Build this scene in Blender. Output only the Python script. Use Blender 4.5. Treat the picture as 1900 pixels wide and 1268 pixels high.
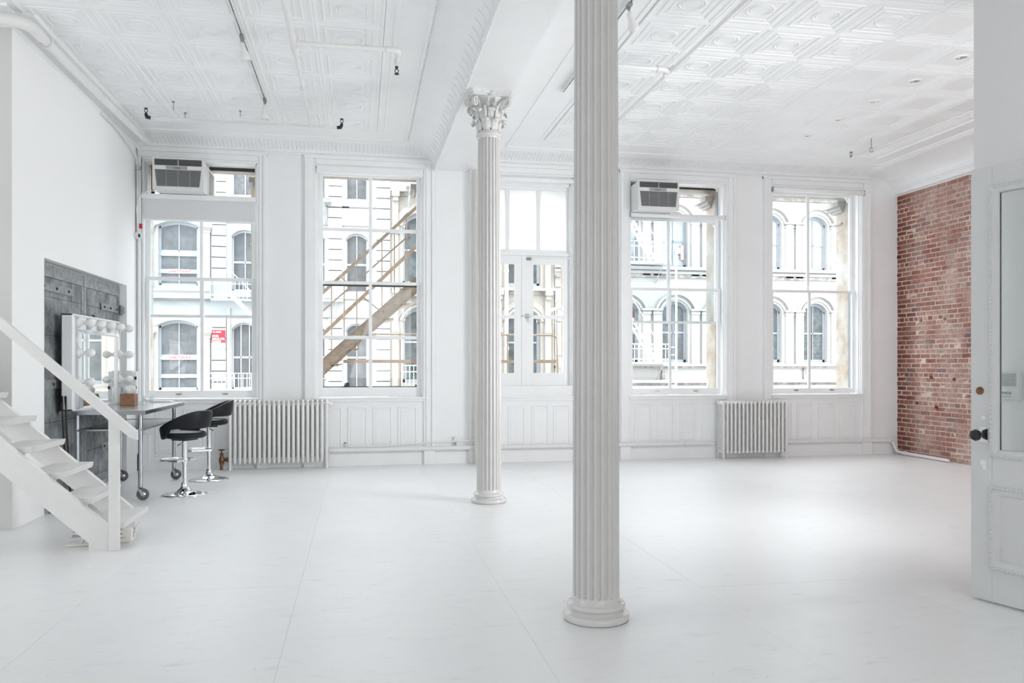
import bpy, math, random
from mathutils import Vector, Matrix
random.seed(7)
sc = bpy.context.scene
for o in list(bpy.data.objects): bpy.data.objects.remove(o)
COL = sc.collection
PI = math.pi
sin, cos = math.sin, math.cos

# ---------------------------------------------------------------- camera
YAW = math.atan(282 / 1500)
EYE = 1.35
cam = bpy.data.cameras.new('camera'); co = bpy.data.objects.new('camera', cam); COL.objects.link(co)
co.location = (0, 0, EYE); co.rotation_euler = (PI / 2, 0, -YAW)
cam.sensor_width = 36; cam.lens = 1500 / 1900 * 36; cam.shift_y = 42 / 1900
cam.clip_end = 200; cam.clip_start = .05
sc.camera = co

# ---------------------------------------------------------------- sky, lights, exposure
W = bpy.data.worlds.new('overcast_sky'); sc.world = W; W.use_nodes = True
bg = W.node_tree.nodes['Background']; bg.inputs[0].default_value = (.94, .97, 1, 1); bg.inputs[1].default_value = 5.7
sc.view_settings.view_transform = 'Standard'; sc.view_settings.look = 'None'
sc.view_settings.gamma = 1; sc.view_settings.use_curve_mapping = False
sc.view_settings.exposure = 0.31
sc.cycles.diffuse_bounces = 12; sc.cycles.max_bounces = 14; sc.cycles.transparent_max_bounces = 24

def area(name, loc, rot, sx, sy, power, colr, spread=PI):
    l = bpy.data.lights.new(name, 'AREA'); l.shape = 'RECTANGLE'; l.size = sx; l.size_y = sy; l.energy = power; l.color = colr; l.spread = spread
    o = bpy.data.objects.new(name, l); COL.objects.link(o); o.location = loc; o.rotation_euler = rot
    return o
area('rear_fill_light', (1.2, -3.4, 2.3), (PI / 2 + .15, 0, .50), 6, 2.8, 105, (1, .985, .97))  # unseen fill lamp, added behind the camera to brighten the room
area('side_fill_light', (5.3, 4.95, 2.0), (PI / 2, 0, 1.0), 1.6, 2.8, 58, (.97, .985, 1), 1.7)  # unseen side fill lamps, added to lift the walls and window end
area('side_fill_light', (5.25, 4.7, 2.1), (PI / 2 + .1, 0, -.25), 1.1, 2.8, 30, (.97, .985, 1), 2.2)
area('side_fill_light', (-5.2, 3.6, 2.0), (PI / 2 + .15, 0, -.8), 1.6, 2.8, 45, (.97, .985, 1))

# ---------------------------------------------------------------- materials
def mat(name, col, rough=.6, metal=0, spec=.5, noise=0, nscale=6, bump=0, bscale=80, coat=0, col2=None, emit=None, bdist=.002):
    m = bpy.data.materials.new(name); m.use_nodes = True; nt = m.node_tree; N = nt.nodes; L = nt.links
    b = N['Principled BSDF']
    b.inputs['Base Color'].default_value = (*col, 1); b.inputs['Roughness'].default_value = rough
    b.inputs['Metallic'].default_value = metal; b.inputs['Specular IOR Level'].default_value = spec
    if coat: b.inputs['Coat Weight'].default_value = coat; b.inputs['Coat Roughness'].default_value = .15
    g = N.new('ShaderNodeNewGeometry')
    if noise or col2:
        n = N.new('ShaderNodeTexNoise'); n.inputs['Scale'].default_value = nscale; n.inputs['Detail'].default_value = 8
        n.inputs['Roughness'].default_value = .62
        L.new(g.outputs['Position'], n.inputs['Vector'])
        r = N.new('ShaderNodeValToRGB'); r.color_ramp.elements[0].position = .36; r.color_ramp.elements[1].position = .64
        c2 = col2 if col2 else tuple(c * (1 - noise) for c in col)
        r.color_ramp.elements[0].color = (*c2, 1); r.color_ramp.elements[1].color = (*col, 1)
        L.new(n.outputs['Fac'], r.inputs['Fac']); L.new(r.outputs['Color'], b.inputs['Base Color'])
    if bump:
        n2 = N.new('ShaderNodeTexNoise'); n2.inputs['Scale'].default_value = bscale; n2.inputs['Detail'].default_value = 4
        L.new(g.outputs['Position'], n2.inputs['Vector'])
        bp = N.new('ShaderNodeBump'); bp.inputs['Strength'].default_value = bump; bp.inputs['Distance'].default_value = bdist
        L.new(n2.outputs['Fac'], bp.inputs['Height']); L.new(bp.outputs['Normal'], b.inputs['Normal'])
    return m

def lin(r, g, b):
    f = lambda c: ((c / 255 + .055) / 1.055) ** 2.4 if c > 10 else c / 255 / 12.92
    return (f(r), f(g), f(b))

M = {}
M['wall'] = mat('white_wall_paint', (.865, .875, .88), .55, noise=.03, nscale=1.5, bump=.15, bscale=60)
M['trim'] = mat('white_trim_paint', (.865, .875, .88), .35, noise=.03, nscale=4, bump=.1, bscale=40)
M['ceil'] = mat('white_tin_paint', (.87, .88, .885), .42, noise=.025, nscale=3, bump=.5, bscale=55, bdist=.004)
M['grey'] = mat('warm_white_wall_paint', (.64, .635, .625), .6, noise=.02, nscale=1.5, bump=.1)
M['column'] = mat('glossy_column_enamel', (.66, .65, .64), .22, noise=.03, nscale=8, bump=.15, bscale=25, coat=.3)
M['capital'] = mat('capital_paint', (.74, .74, .73), .4, noise=.12, nscale=40, bump=.4, bscale=90)
M['pipe'] = mat('pipe_paint', (.79, .79, .78), .35, noise=.04, nscale=8)
M['riser'] = mat('cream_pipe_paint', (.74, .72, .67), .35, noise=.05, nscale=6)
M['stair'] = mat('stair_paint', (.76, .755, .745), .4, noise=.05, nscale=5, bump=.25, bscale=30)
M['radiator'] = mat('radiator_enamel', (.80, .80, .79), .25, noise=.04, nscale=12, coat=.2)
M['door'] = mat('door_paint', (.69, .695, .695), .4, noise=.03, nscale=6, bump=.15, bscale=40)
M['chrome'] = mat('chrome', (.82, .83, .84), .07, 1)
M['steel'] = mat('galvanized_steel', (.52, .55, .58), .3, 1, noise=.15, nscale=12)
M['stainless'] = mat('stainless_sheet', (.50, .51, .53), .22, 1, noise=.08, nscale=5)
M['leather'] = mat('black_leather', (.004, .005, .008), .42, spec=.35, bump=.25, bscale=160)
M['rubber'] = mat('grey_rubber', (.12, .125, .13), .5)
M['black'] = mat('black_plastic', (.012, .012, .013), .4)
M['dark'] = mat('dark_gap', (.03, .03, .032), .7)
M['brass'] = mat('old_brass', (.30, .16, .09), .4, .8, noise=.4, nscale=50)
M['wood'] = mat('walnut_box', (.36, .18, .10), .45, noise=.35, nscale=18)
M['paper'] = mat('white_paper', (.85, .85, .85), .8)
M['bulb'] = mat('frosted_bulb', (.86, .86, .85), .25)
M['iron'] = mat('tin_clad_shutter', (.33, .355, .365), .5, .2, col2=(.10, .112, .118), nscale=5, bump=.5, bscale=25)
M['iron2'] = mat('shutter_strap', (.36, .38, .385), .5, .2, col2=(.2, .215, .22), nscale=14, bump=.3, bscale=30)
M['acw'] = mat('air_conditioner_plastic', (.74, .745, .74), .45)
M['acg'] = mat('air_conditioner_grille', (.36, .37, .37), .5)
M['shade'] = mat('roller_fabric', (.70, .71, .715), .8, bump=.2, bscale=300)
M['tan'] = mat('tan_fire_escape_paint', lin(186, 168, 150), .6, col2=lin(158, 142, 128), nscale=12, bump=.4, bscale=30)
M['white_iron'] = mat('white_iron_paint', (.82, .83, .83), .6, noise=.06, nscale=5)
M['grey_iron'] = mat('grey_iron_paint', (.45, .47, .48), .6, noise=.3, nscale=8)
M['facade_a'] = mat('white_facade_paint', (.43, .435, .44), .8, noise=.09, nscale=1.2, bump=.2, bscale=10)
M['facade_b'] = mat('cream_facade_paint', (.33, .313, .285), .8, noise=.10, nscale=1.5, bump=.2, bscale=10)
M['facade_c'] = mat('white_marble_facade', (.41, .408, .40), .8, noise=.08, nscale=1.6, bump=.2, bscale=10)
M['ledge'] = mat('soiled_ledge_stone', (.36, .345, .32), .8, col2=(.16, .15, .14), nscale=5)
M['groove'] = mat('dark_groove', (.17, .175, .18), .9)  # dark tone that gives the facade joints and grooves contrast
M['blueframe'] = mat('pale_blue_frame', (.33, .37, .41), .6, noise=.1, nscale=5)
M['greyframe'] = mat('slate_frame', (.26, .29, .33), .6, noise=.1, nscale=5)
M['whiteframe'] = mat('white_sash_frame', (.50, .52, .54), .6)
M['rust'] = mat('weathered_pier_stone', (.48, .475, .46), .8, col2=(.36, .29, .22), nscale=3.2, bump=.4, bscale=18)
M['red'] = mat('red_sign_paint', lin(190, 20, 42), .6)
M['whitep'] = mat('sign_white', (.85, .85, .85), .6)
M['violet'] = mat('sign_violet', lin(190, 160, 210), .6)
M['street'] = mat('street_asphalt', (.35, .35, .35), .9, noise=.2, nscale=1)
M['green'] = mat('plant_leaf', (.05, .14, .05), .6, noise=.4, nscale=10)
M['blue'] = mat('blue_plastic', lin(90, 140, 190), .5)
M['mesh'] = mat('grille_dark', (.06, .065, .07), .6)
M['curtain'] = mat('pale_curtain', (.55, .60, .58), .8, noise=.2, nscale=9)
M['ext'] = mat('exterior_stone', (.42, .41, .39), .8, noise=.15, nscale=4)

def pane_mat(name, col, rough, hue2):
    m = mat(name, col, rough, spec=.5, col2=hue2, nscale=3.5)
    m.node_tree.nodes['Principled BSDF'].inputs['Specular IOR Level'].default_value = .25
    return m
M['screen'] = pane_mat('screened_dark_glass', (.14, .15, .16), .5, (.085, .092, .098))
M['glass_dark'] = pane_mat('reflecting_window_glass', (.11, .13, .135), .3, (.045, .052, .056))
M['glass_pale'] = pane_mat('pale_shaded_window_glass', (.40, .45, .455), .3, (.28, .32, .325))

def glass(name, tint=(1, 1, 1), gloss=.045):
    m = bpy.data.materials.new(name); m.use_nodes = True; nt = m.node_tree; N = nt.nodes; L = nt.links
    N.remove(N['Principled BSDF']); out = N['Material Output']
    t = N.new('ShaderNodeBsdfTransparent'); t.inputs[0].default_value = (*tint, 1)
    g = N.new('ShaderNodeBsdfGlossy'); g.inputs['Roughness'].default_value = .02
    mx = N.new('ShaderNodeMixShader'); mx.inputs[0].default_value = gloss
    L.new(t.outputs[0], mx.inputs[1]); L.new(g.outputs[0], mx.inputs[2]); L.new(mx.outputs[0], out.inputs[0])
    return m
M['glass'] = glass('window_glass', (.97, .985, .985))
M['glass2'] = glass('dusty_window_glass', (.90, .93, .94), .07)
M['glassclear'] = glass('clear_tumbler_glass', (.95, .97, .97), .12)
m = bpy.data.materials.new('frosted_wire_glass'); m.use_nodes = True; N = m.node_tree.nodes; L = m.node_tree.links
N.remove(N['Principled BSDF']); t1 = N.new('ShaderNodeBsdfTranslucent'); t1.inputs[0].default_value = (.93, .95, .96, 1)
t2 = N.new('ShaderNodeBsdfTransparent'); mx = N.new('ShaderNodeMixShader'); mx.inputs[0].default_value = .12
L.new(t1.outputs[0], mx.inputs[1]); L.new(t2.outputs[0], mx.inputs[2]); L.new(mx.outputs[0], N['Material Output'].inputs[0]); M['frost'] = m
M['mirror'] = mat('mirror_silver', (.90, .92, .92), .015, 1)

# floor: painted plywood with scuffs
def floor_mat():
    m = bpy.data.materials.new('painted_plywood_floor'); m.use_nodes = True; nt = m.node_tree; N = nt.nodes; L = nt.links
    b = N['Principled BSDF']; g = N.new('ShaderNodeNewGeometry')
    def noise(scale, detail, rough, stretch=None):
        n = N.new('ShaderNodeTexNoise'); n.inputs['Scale'].default_value = scale; n.inputs['Detail'].default_value = detail; n.inputs['Roughness'].default_value = rough
        if stretch:
            mp = N.new('ShaderNodeMapping'); mp.inputs['Scale'].default_value = stretch
            L.new(g.outputs['Position'], mp.inputs['Vector']); L.new(mp.outputs[0], n.inputs['Vector'])
        else: L.new(g.outputs['Position'], n.inputs['Vector'])
        return n
    def ramp(n, p0, p1, c0, c1):
        r = N.new('ShaderNodeValToRGB'); r.color_ramp.elements[0].position = p0; r.color_ramp.elements[1].position = p1
        r.color_ramp.elements[0].color = (*c0, 1); r.color_ramp.elements[1].color = (*c1, 1); L.new(n.outputs['Fac'], r.inputs['Fac']); return r
    def mul(a, b_):
        x = N.new('ShaderNodeMix'); x.data_type = 'RGBA'; x.blend_type = 'MULTIPLY'; x.inputs[0].default_value = 1
        L.new(a, x.inputs[6]); L.new(b_, x.inputs[7]); return x.outputs[2]
    a = ramp(noise(.7, 6, .6), .3, .7, (.83, .835, .84), (.87, .875, .88))
    c = ramp(noise(9, 8, .75, (.5, 1.6, 1)), .30, .44, (.86, .86, .86), (1, 1, 1))
    d = ramp(noise(38, 3, .5), .235, .28, (.55, .54, .53), (1, 1, 1))
    o = mul(mul(a.outputs[0], c.outputs[0]), d.outputs[0]); L.new(o, b.inputs['Base Color'])
    rr = N.new('ShaderNodeMapRange'); n = noise(3, 5, .6); L.new(n.outputs['Fac'], rr.inputs[0]); rr.inputs[3].default_value = .24; rr.inputs[4].default_value = .46
    L.new(rr.outputs[0], b.inputs['Roughness']); b.inputs['Specular IOR Level'].default_value = .45
    n2 = noise(6, 5, .6); n3 = noise(90, 3, .5)
    bp = N.new('ShaderNodeBump'); bp.inputs['Strength'].default_value = .35; bp.inputs['Distance'].default_value = .004; L.new(n2.outputs['Fac'], bp.inputs['Height'])
    bp2 = N.new('ShaderNodeBump'); bp2.inputs['Strength'].default_value = .2; bp2.inputs['Distance'].default_value = .001; L.new(n3.outputs['Fac'], bp2.inputs['Height'])
    L.new(bp.outputs[0], bp2.inputs['Normal']); L.new(bp2.outputs[0], b.inputs['Normal'])
    return m
M['floor'] = floor_mat()

def brick_mat():
    m = bpy.data.materials.new('washed_red_brick'); m.use_nodes = True; nt = m.node_tree; N = nt.nodes; L = nt.links
    b = N['Principled BSDF']; g = N.new('ShaderNodeNewGeometry'); oi = N.new('ShaderNodeObjectInfo')
    ad = N.new('ShaderNodeMath'); ad.operation = 'ADD'; L.new(oi.outputs['Random'], ad.inputs[0]); L.new(g.outputs['Random Per Island'], ad.inputs[1])
    fr = N.new('ShaderNodeMath'); fr.operation = 'FRACT'; L.new(ad.outputs[0], fr.inputs[0])
    r = N.new('ShaderNodeValToRGB'); L.new(fr.outputs[0], r.inputs[0]); cr = r.color_ramp
    cols = [(0, lin(140, 92, 84)), (.2, lin(165, 112, 102)), (.42, lin(178, 132, 122)), (.6, lin(150, 108, 104)), (.78, lin(192, 158, 146)), (.93, lin(128, 100, 104)), (1, lin(196, 170, 158))]
    cr.elements[0].color = (*cols[0][1], 1); cr.elements[1].color = (*cols[-1][1], 1)
    for p, c in cols[1:-1]: e = cr.elements.new(p); e.color = (*c, 1)
    n = N.new('ShaderNodeTexNoise'); n.inputs['Scale'].default_value = 1.6; n.inputs['Detail'].default_value = 7; n.inputs['Roughness'].default_value = .65
    L.new(g.outputs['Position'], n.inputs['Vector'])
    mr = N.new('ShaderNodeMapRange'); mr.inputs[1].default_value = .42; mr.inputs[2].default_value = .68; mr.inputs[4].default_value = .75; L.new(n.outputs['Fac'], mr.inputs[0])
    # darker, redder strip beside the corner, with the pale wash faded out
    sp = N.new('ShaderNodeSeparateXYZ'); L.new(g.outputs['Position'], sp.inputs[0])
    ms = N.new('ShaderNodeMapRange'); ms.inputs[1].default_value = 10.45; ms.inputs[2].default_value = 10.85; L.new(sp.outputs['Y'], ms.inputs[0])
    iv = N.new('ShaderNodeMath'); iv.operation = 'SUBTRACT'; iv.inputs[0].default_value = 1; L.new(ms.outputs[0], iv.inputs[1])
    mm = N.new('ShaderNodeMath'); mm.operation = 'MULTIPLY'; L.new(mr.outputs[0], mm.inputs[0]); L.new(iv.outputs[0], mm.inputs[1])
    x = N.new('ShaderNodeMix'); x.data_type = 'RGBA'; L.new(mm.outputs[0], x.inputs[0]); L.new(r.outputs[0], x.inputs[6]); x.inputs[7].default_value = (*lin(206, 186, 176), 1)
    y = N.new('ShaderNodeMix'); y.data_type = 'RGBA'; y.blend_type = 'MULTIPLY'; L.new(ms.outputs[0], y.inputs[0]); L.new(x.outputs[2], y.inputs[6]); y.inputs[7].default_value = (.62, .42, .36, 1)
    n3 = N.new('ShaderNodeTexNoise'); n3.inputs['Scale'].default_value = 30; n3.inputs['Detail'].default_value = 6; L.new(g.outputs['Position'], n3.inputs['Vector'])
    r3 = N.new('ShaderNodeValToRGB'); r3.color_ramp.elements[0].position = .3; r3.color_ramp.elements[1].position = .62; r3.color_ramp.elements[0].color = (.62, .6, .6, 1); r3.color_ramp.elements[1].color = (1.0, 1.0, 1.0, 1); L.new(n3.outputs['Fac'], r3.inputs[0])
    z = N.new('ShaderNodeMix'); z.data_type = 'RGBA'; z.blend_type = 'MULTIPLY'; z.inputs[0].default_value = 1; L.new(y.outputs[2], z.inputs[6]); L.new(r3.outputs[0], z.inputs[7])
    L.new(z.outputs[2], b.inputs['Base Color']); b.inputs['Roughness'].default_value = .85
    bp = N.new('ShaderNodeBump'); bp.inputs['Strength'].default_value = .6; bp.inputs['Distance'].default_value = .006; L.new(n3.outputs['Fac'], bp.inputs['Height']); L.new(bp.outputs[0], b.inputs['Normal'])
    return m
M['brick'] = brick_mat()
M['mortar'] = mat('lime_mortar', lin(222, 204, 188), .9, col2=lin(188, 160, 144), nscale=3, bump=.6, bscale=50)

# ---------------------------------------------------------------- mesh helpers
ORG = {}
class MB:
    def __init__(s): s.v = []; s.f = []; s.s = []
    def add(s, vs, fs, smooth=False):
        n = len(s.v); s.v += [tuple(p) for p in vs]
        for f in fs: s.f.append(tuple(i + n for i in f)); s.s.append(smooth)
        return s
    def box(s, x0, x1, y0, y1, z0, z1):
        x0, x1 = min(x0, x1), max(x0, x1); y0, y1 = min(y0, y1), max(y0, y1); z0, z1 = min(z0, z1), max(z0, z1)
        v = [(x0, y0, z0), (x1, y0, z0), (x1, y1, z0), (x0, y1, z0), (x0, y0, z1), (x1, y0, z1), (x1, y1, z1), (x0, y1, z1)]
        return s.add(v, [(0, 3, 2, 1), (4, 5, 6, 7), (0, 1, 5, 4), (1, 2, 6, 5), (2, 3, 7, 6), (3, 0, 4, 7)])
    def hexa(s, b, t):
        return s.add(list(b) + list(t), [(0, 3, 2, 1), (4, 5, 6, 7), (0, 1, 5, 4), (1, 2, 6, 5), (2, 3, 7, 6), (3, 0, 4, 7)])
    def prism(s, poly, axis, a, b, smooth=False):
        def P(p, t):
            if axis == 'x': return (t, p[0], p[1])
            if axis == 'y': return (p[0], t, p[1])
            return (p[0], p[1], t)
        n = len(poly); v = [P(p, a) for p in poly] + [P(p, b) for p in poly]
        s.add(v, [(i, (i + 1) % n, (i + 1) % n + n, i + n) for i in range(n)], smooth)
        return s.add(v, [tuple(range(n))[::-1], tuple(range(n, 2 * n))])
    def tube(s, pts, r, seg=12, caps=True, closed=False, smooth=True):
        pts = [Vector(p) for p in pts]; n = len(pts); rs = r if isinstance(r, (list, tuple)) else [r] * n
        v = []; up = None
        for i, p in enumerate(pts):
            if closed: t = (pts[(i + 1) % n] - pts[i - 1])
            elif i == 0: t = pts[1] - pts[0]
            elif i == n - 1: t = pts[-1] - pts[-2]
            else: t = (pts[i + 1] - p).normalized() + (p - pts[i - 1]).normalized()
            t = t.normalized() if t.length > 1e-9 else Vector((0, 0, 1))
            if up is None: up = Vector((0, 0, 1)) if abs(t.z) < .9 else Vector((0, 1, 0))
            a = t.cross(up)
            if a.length < 1e-6: a = t.orthogonal()
            a.normalize(); b_ = a.cross(t).normalized(); up = b_
            sc_ = 1.0
            if 0 < i < n - 1 and not closed:
                c = max(.5, (pts[i + 1] - p).normalized().dot(t)); sc_ = 1 / c if rs[i - 1] == rs[i] else 1
            for k in range(seg):
                an = 2 * PI * k / seg; v.append(p + (a * cos(an) + b_ * sin(an)) * rs[i] * (sc_ if sc_ < 1.5 else 1.2))
        f = []
        for i in range(n if closed else n - 1):
            j = (i + 1) % n
            for k in range(seg): f.append((i * seg + k, i * seg + (k + 1) % seg, j * seg + (k + 1) % seg, j * seg + k))
        s.add(v, f, smooth)
        if caps and not closed: s.add(v[:seg], [tuple(range(seg))[::-1]]); s.add(v[-seg:], [tuple(range(seg))])
        return s
    def lathe(s, prof, c=(0, 0, 0), seg=24, axis='z', smooth=True, caps=True):
        v = []
        for r, h in prof:
            for k in range(seg):
                an = 2 * PI * k / seg; a, b_ = r * cos(an), r * sin(an)
                v.append({'z': (c[0] + a, c[1] + b_, c[2] + h), 'y': (c[0] + a, c[1] + h, c[2] - b_), 'x': (c[0] + h, c[1] + a, c[2] + b_)}[axis])
        f = [(i * seg + k, i * seg + (k + 1) % seg, (i + 1) * seg + (k + 1) % seg, (i + 1) * seg + k) for i in range(len(prof) - 1) for k in range(seg)]
        s.add(v, f, smooth)
        if caps:
            if prof[0][0] > 1e-6: s.add(v[:seg], [tuple(range(seg))[::-1]])
            if prof[-1][0] > 1e-6: s.add(v[-seg:], [tuple(range(seg))])
        return s
    def ball(s, c, r, seg=16, rings=8, sz=1):
        return s.lathe([(max(1e-7, r * sin(PI * i / rings)), -r * sz * cos(PI * i / rings)) for i in range(rings + 1)], c, seg, caps=False)
    def grid(s, rows, smooth=True, closed=False):
        n = len(rows[0]); v = [p for r in rows for p in r]
        f = [(i * n + k, i * n + (k + 1) % n, (i + 1) * n + (k + 1) % n, (i + 1) * n + k) for i in range(len(rows) - 1) for k in range(n if closed else n - 1)]
        return s.add(v, f, smooth)
    def xf(s, mtx):
        s.v = [tuple(mtx @ Vector(p)) for p in s.v]; return s
    def mesh(s, name, m, off=None):
        me = bpy.data.meshes.new(name)
        v = s.v if off is None else [(p[0] - off[0], p[1] - off[1], p[2] - off[2]) for p in s.v]
        me.from_pydata(v, [], s.f); me.polygons.foreach_set('use_smooth', s.s); me.materials.append(m); me.update()
        return me
    def each(s, name, m, parent=None, bev=0, local=False):
        key = {}; root = list(range(len(s.v)))
        def find(i):
            while root[i] != i: root[i] = root[root[i]]; i = root[i]
            return i
        for i, p in enumerate(s.v):
            k = tuple(round(c, 5) for c in p)
            if k in key: root[find(i)] = find(key[k])
            else: key[k] = i
        for f in s.f:
            for i in f[1:]: root[find(i)] = find(f[0])
        groups = {}
        for fi, f in enumerate(s.f): groups.setdefault(find(f[0]), []).append(fi)
        out = []
        for g in groups.values():
            mb = MB(); ids = {}
            for fi in g:
                for i in s.f[fi]:
                    if i not in ids: ids[i] = len(mb.v); mb.v.append(s.v[i])
                mb.f.append(tuple(ids[i] for i in s.f[fi])); mb.s.append(s.s[fi])
            out.append(mb.build(name, m, parent, bev, local))
        return out
    def build(s, name, m, parent=None, bev=0, local=False):
        off = None if local else (ORG.get(parent.name) if parent else None)
        m = M[m] if isinstance(m, str) else m
        o = bpy.data.objects.new(name, s.mesh(name, m, off)); COL.objects.link(o)
        if parent:
            o.parent = parent
            if parent.name in ORG: ORG[o.name] = ORG[parent.name]
        if bev:
            b_ = o.modifiers.new('bevel', 'BEVEL'); b_.width = bev; b_.segments = 2; b_.limit_method = 'ANGLE'; b_.angle_limit = .7
        return o

def tag(o, label=None, cat=None, group=None, kind=None):
    if label: o['label'] = label
    if cat: o['category'] = cat
    if group: o['group'] = group
    if kind: o['kind'] = kind
    return o
def empty(name, loc, rz=0, world=True):
    o = bpy.data.objects.new(name, None); COL.objects.link(o); o.location = loc; o.rotation_euler = (0, 0, rz); o.empty_display_size = .1
    if world: ORG[o.name] = tuple(loc)
    return o
def thing(name, loc, label, cat, group=None, rz=0, world=True): return tag(empty(name, loc, rz, world), label, cat, group)
def struct(name, loc=(0, 0, 0)): return tag(empty(name, loc), kind='structure')
def inst(me, name, parent, loc, rz=0):
    o = bpy.data.objects.new(name, me); COL.objects.link(o); o.parent = parent
    g = ORG.get(parent.name, (0, 0, 0)); o.location = (loc[0] - g[0], loc[1] - g[1], loc[2] - g[2]); o.rotation_euler = (0, 0, rz); return o
def copy_tree(o, parent=None):
    c = o.copy(); COL.objects.link(c)
    if parent: c.parent = parent
    for ch in list(o.children): copy_tree(ch, c)
    return c
def text(body, size, m, parent, loc, name='lettering', ext=.002, sx=1, align='LEFT', bold=.03):
    cu = bpy.data.curves.new(name, 'FONT'); cu.body = body; cu.size = size; cu.extrude = ext; cu.align_x = align; cu.space_line = .95; cu.offset = size * bold
    o = bpy.data.objects.new(name, cu); COL.objects.link(o)
    dg = bpy.context.evaluated_depsgraph_get(); me = bpy.data.meshes.new_from_object(o.evaluated_get(dg)); bpy.data.objects.remove(o)
    me.materials.clear(); me.materials.append(M[m])
    R = Matrix.Translation(loc) @ Matrix.Rotation(PI / 2, 4, 'X') @ Matrix.Diagonal((sx, 1, 1, 1)); me.transform(R)
    g = ORG.get(parent.name, (0, 0, 0)); me.transform(Matrix.Translation((-g[0], -g[1], -g[2])))
    o = bpy.data.objects.new(name, me); COL.objects.link(o); o.parent = parent; return o

# ================================================================= ROOM SHELL
YB = 10.95; K = YB / 10.85
XL = -2.78; XR = 7.99; ZC = 4.22
fl = struct('floor')
MB().box(-6.2, 8.3, -4.2, YB + .25, -.2, -.012).build('subfloor', 'dark', fl)
xs = [-6.2, -5.12, -3.93, -2.74, -1.55, -.36, .83, 2.02, 3.21, 4.40, 5.59, 6.78, 8.02]
off0 = [0, .6, 1.1, -.55, .3, 1.75, .55, -.2, 1.05, .45, 1.6, .9]
for i in range(len(xs) - 1):
    y = -4.0 - 2.44 + ((off0[i] + 1.47) % 2.44); 
    while y < YB:
        a, b_ = max(y, -4.0), min(y + 2.44, YB)
        if b_ - a > .02: MB().box(xs[i] + .0005, xs[i + 1] - .0005, a + .0005, b_ - .0005, -.012, -random.random() * .0008).build('plywood_sheet', 'floor', fl)
        y += 2.44

# ceiling and its pressed tin tiles
ce = struct('ceiling')
MB().box(-6.2, 8.3, -4.2, YB + .6, ZC, ZC + .25).build('plaster', 'ceil', ce)
TX, TY = .5813, .62
def tile_mesh(oval):
    mb = MB(); hx, hy = TX / 2, TY / 2
    if oval: prof = [(0, -.006), (.014, -.011), (.028, -.006), (.035, -.002), (.075, -.002), (.081, -.009), (.090, -.009), (.097, -.001), (.135, -.001), (.139, -.006), (.147, -.006), (.152, -.0005)]
    else: prof = [(0, -.006), (.010, -.016), (.024, -.019), (.034, -.012), (.054, -.012), (.058, -.015), (.070, -.008), (.092, -.008), (.096, -.011), (.108, -.004), (.128, -.004), (.136, 0)]
    rows = []
    for d, z in prof: rows.append([(-hx + d, -hy + d, z), (-hx + d, hy - d, z), (hx - d, hy - d, z), (hx - d, -hy + d, z)])
    mb.grid(rows, smooth=False, closed=True); n = len(mb.v)
    mb.add(rows[-1], [(0, 1, 2, 3)])
    if oval:
        for rx, ry, h, w in ((.108, .10, .010, .012), (.080, .073, .006, .008)):
            mb.grid([[(( rx + q) * cos(a), (ry + q) * sin(a), -hh) for a in [2 * PI * k / 24 for k in range(24)]] for q, hh in ((w, 0), (w * .3, h), (-w * .5, h * .7), (-w, 0))], closed=True)
    return mb
tm = tile_mesh(True).mesh('tin_tile', M['ceil']); tp = tile_mesh(False).mesh('tin_tile', M['ceil'])
zt = ZC - .0005
ys = [10.09 - TY * (j + .5) for j in range(13)]
for i in range(5):
    for y in ys[:11]: inst(tm, 'tin_tile', ce, (-2.705 + TX * (i + .5), y, zt))
for i in range(8):
    for y in ys[:11]: inst(tm if i < 4 else tp, 'tin_tile', ce, (2.313 + TX * (i + .5), y, zt))
# border mouldings of the ceiling
bm = MB()
def rib(mb, x0, y0, x1, y1, w=.020, h=.008):
    if x0 == x1: mb.prism([(x0 - w, ZC), (x0 - w * .6, ZC - h), (x0 + w * .6, ZC - h), (x0 + w, ZC)], 'y', y0, y1)
    else: mb.prism([(y0 - w, ZC), (y0 - w * .6, ZC - h), (y0 + w * .6, ZC - h), (y0 + w, ZC)], 'x', x0, x1)
for x in (.22, .30): rib(bm, x, -4, x, 10.12)
rib(bm, .58, -4, .58, 10.5, .02, .016); rib(bm, .62, -4, .62, 10.5, .01, .008)
rib(bm, 1.9, -4, 1.9, 10.5); rib(bm, 2.27, -4, 2.27, 10.12); rib(bm, 1.55, -4, 1.55, 10.5)
rib(bm, -2.72, 10.12, .22, 10.12); rib(bm, 2.27, 10.12, 7.0, 10.12); rib(bm, 7.0, -4, 7.0, 10.12)
rib(bm, -2.72, 10.48, .58, 10.48, .02, .014); rib(bm, 1.9, 10.48, 7.35, 10.48, .02, .014); rib(bm, 7.35, -4, 7.35, 10.5, .02, .014)
bm.each('border_moulding', 'ceil', ce)
bd = MB()
for k in range(150):
    y = 10.4 - k * .055; bd.ball((.60, y, ZC - .012), .009, 6, 4)
tag(bd.build('bead_row', 'ceil', ce), kind='stuff')
sm = MB()
for k in range(44):   # sheet seams of the pressed strip beside the beam
    y = 10.3 - k * .17; sm.box(.64, .80, y, y + .006, ZC - .004, ZC + .001)
sm.build('strip_seam', 'ceil', ce)

# cornices
def arc(cy, cz, ry, rz, a0, a1, n=8): return [(cy + ry * cos(a0 + (a1 - a0) * i / n), cz + rz * sin(a0 + (a1 - a0) * i / n)) for i in range(n + 1)]
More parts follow.
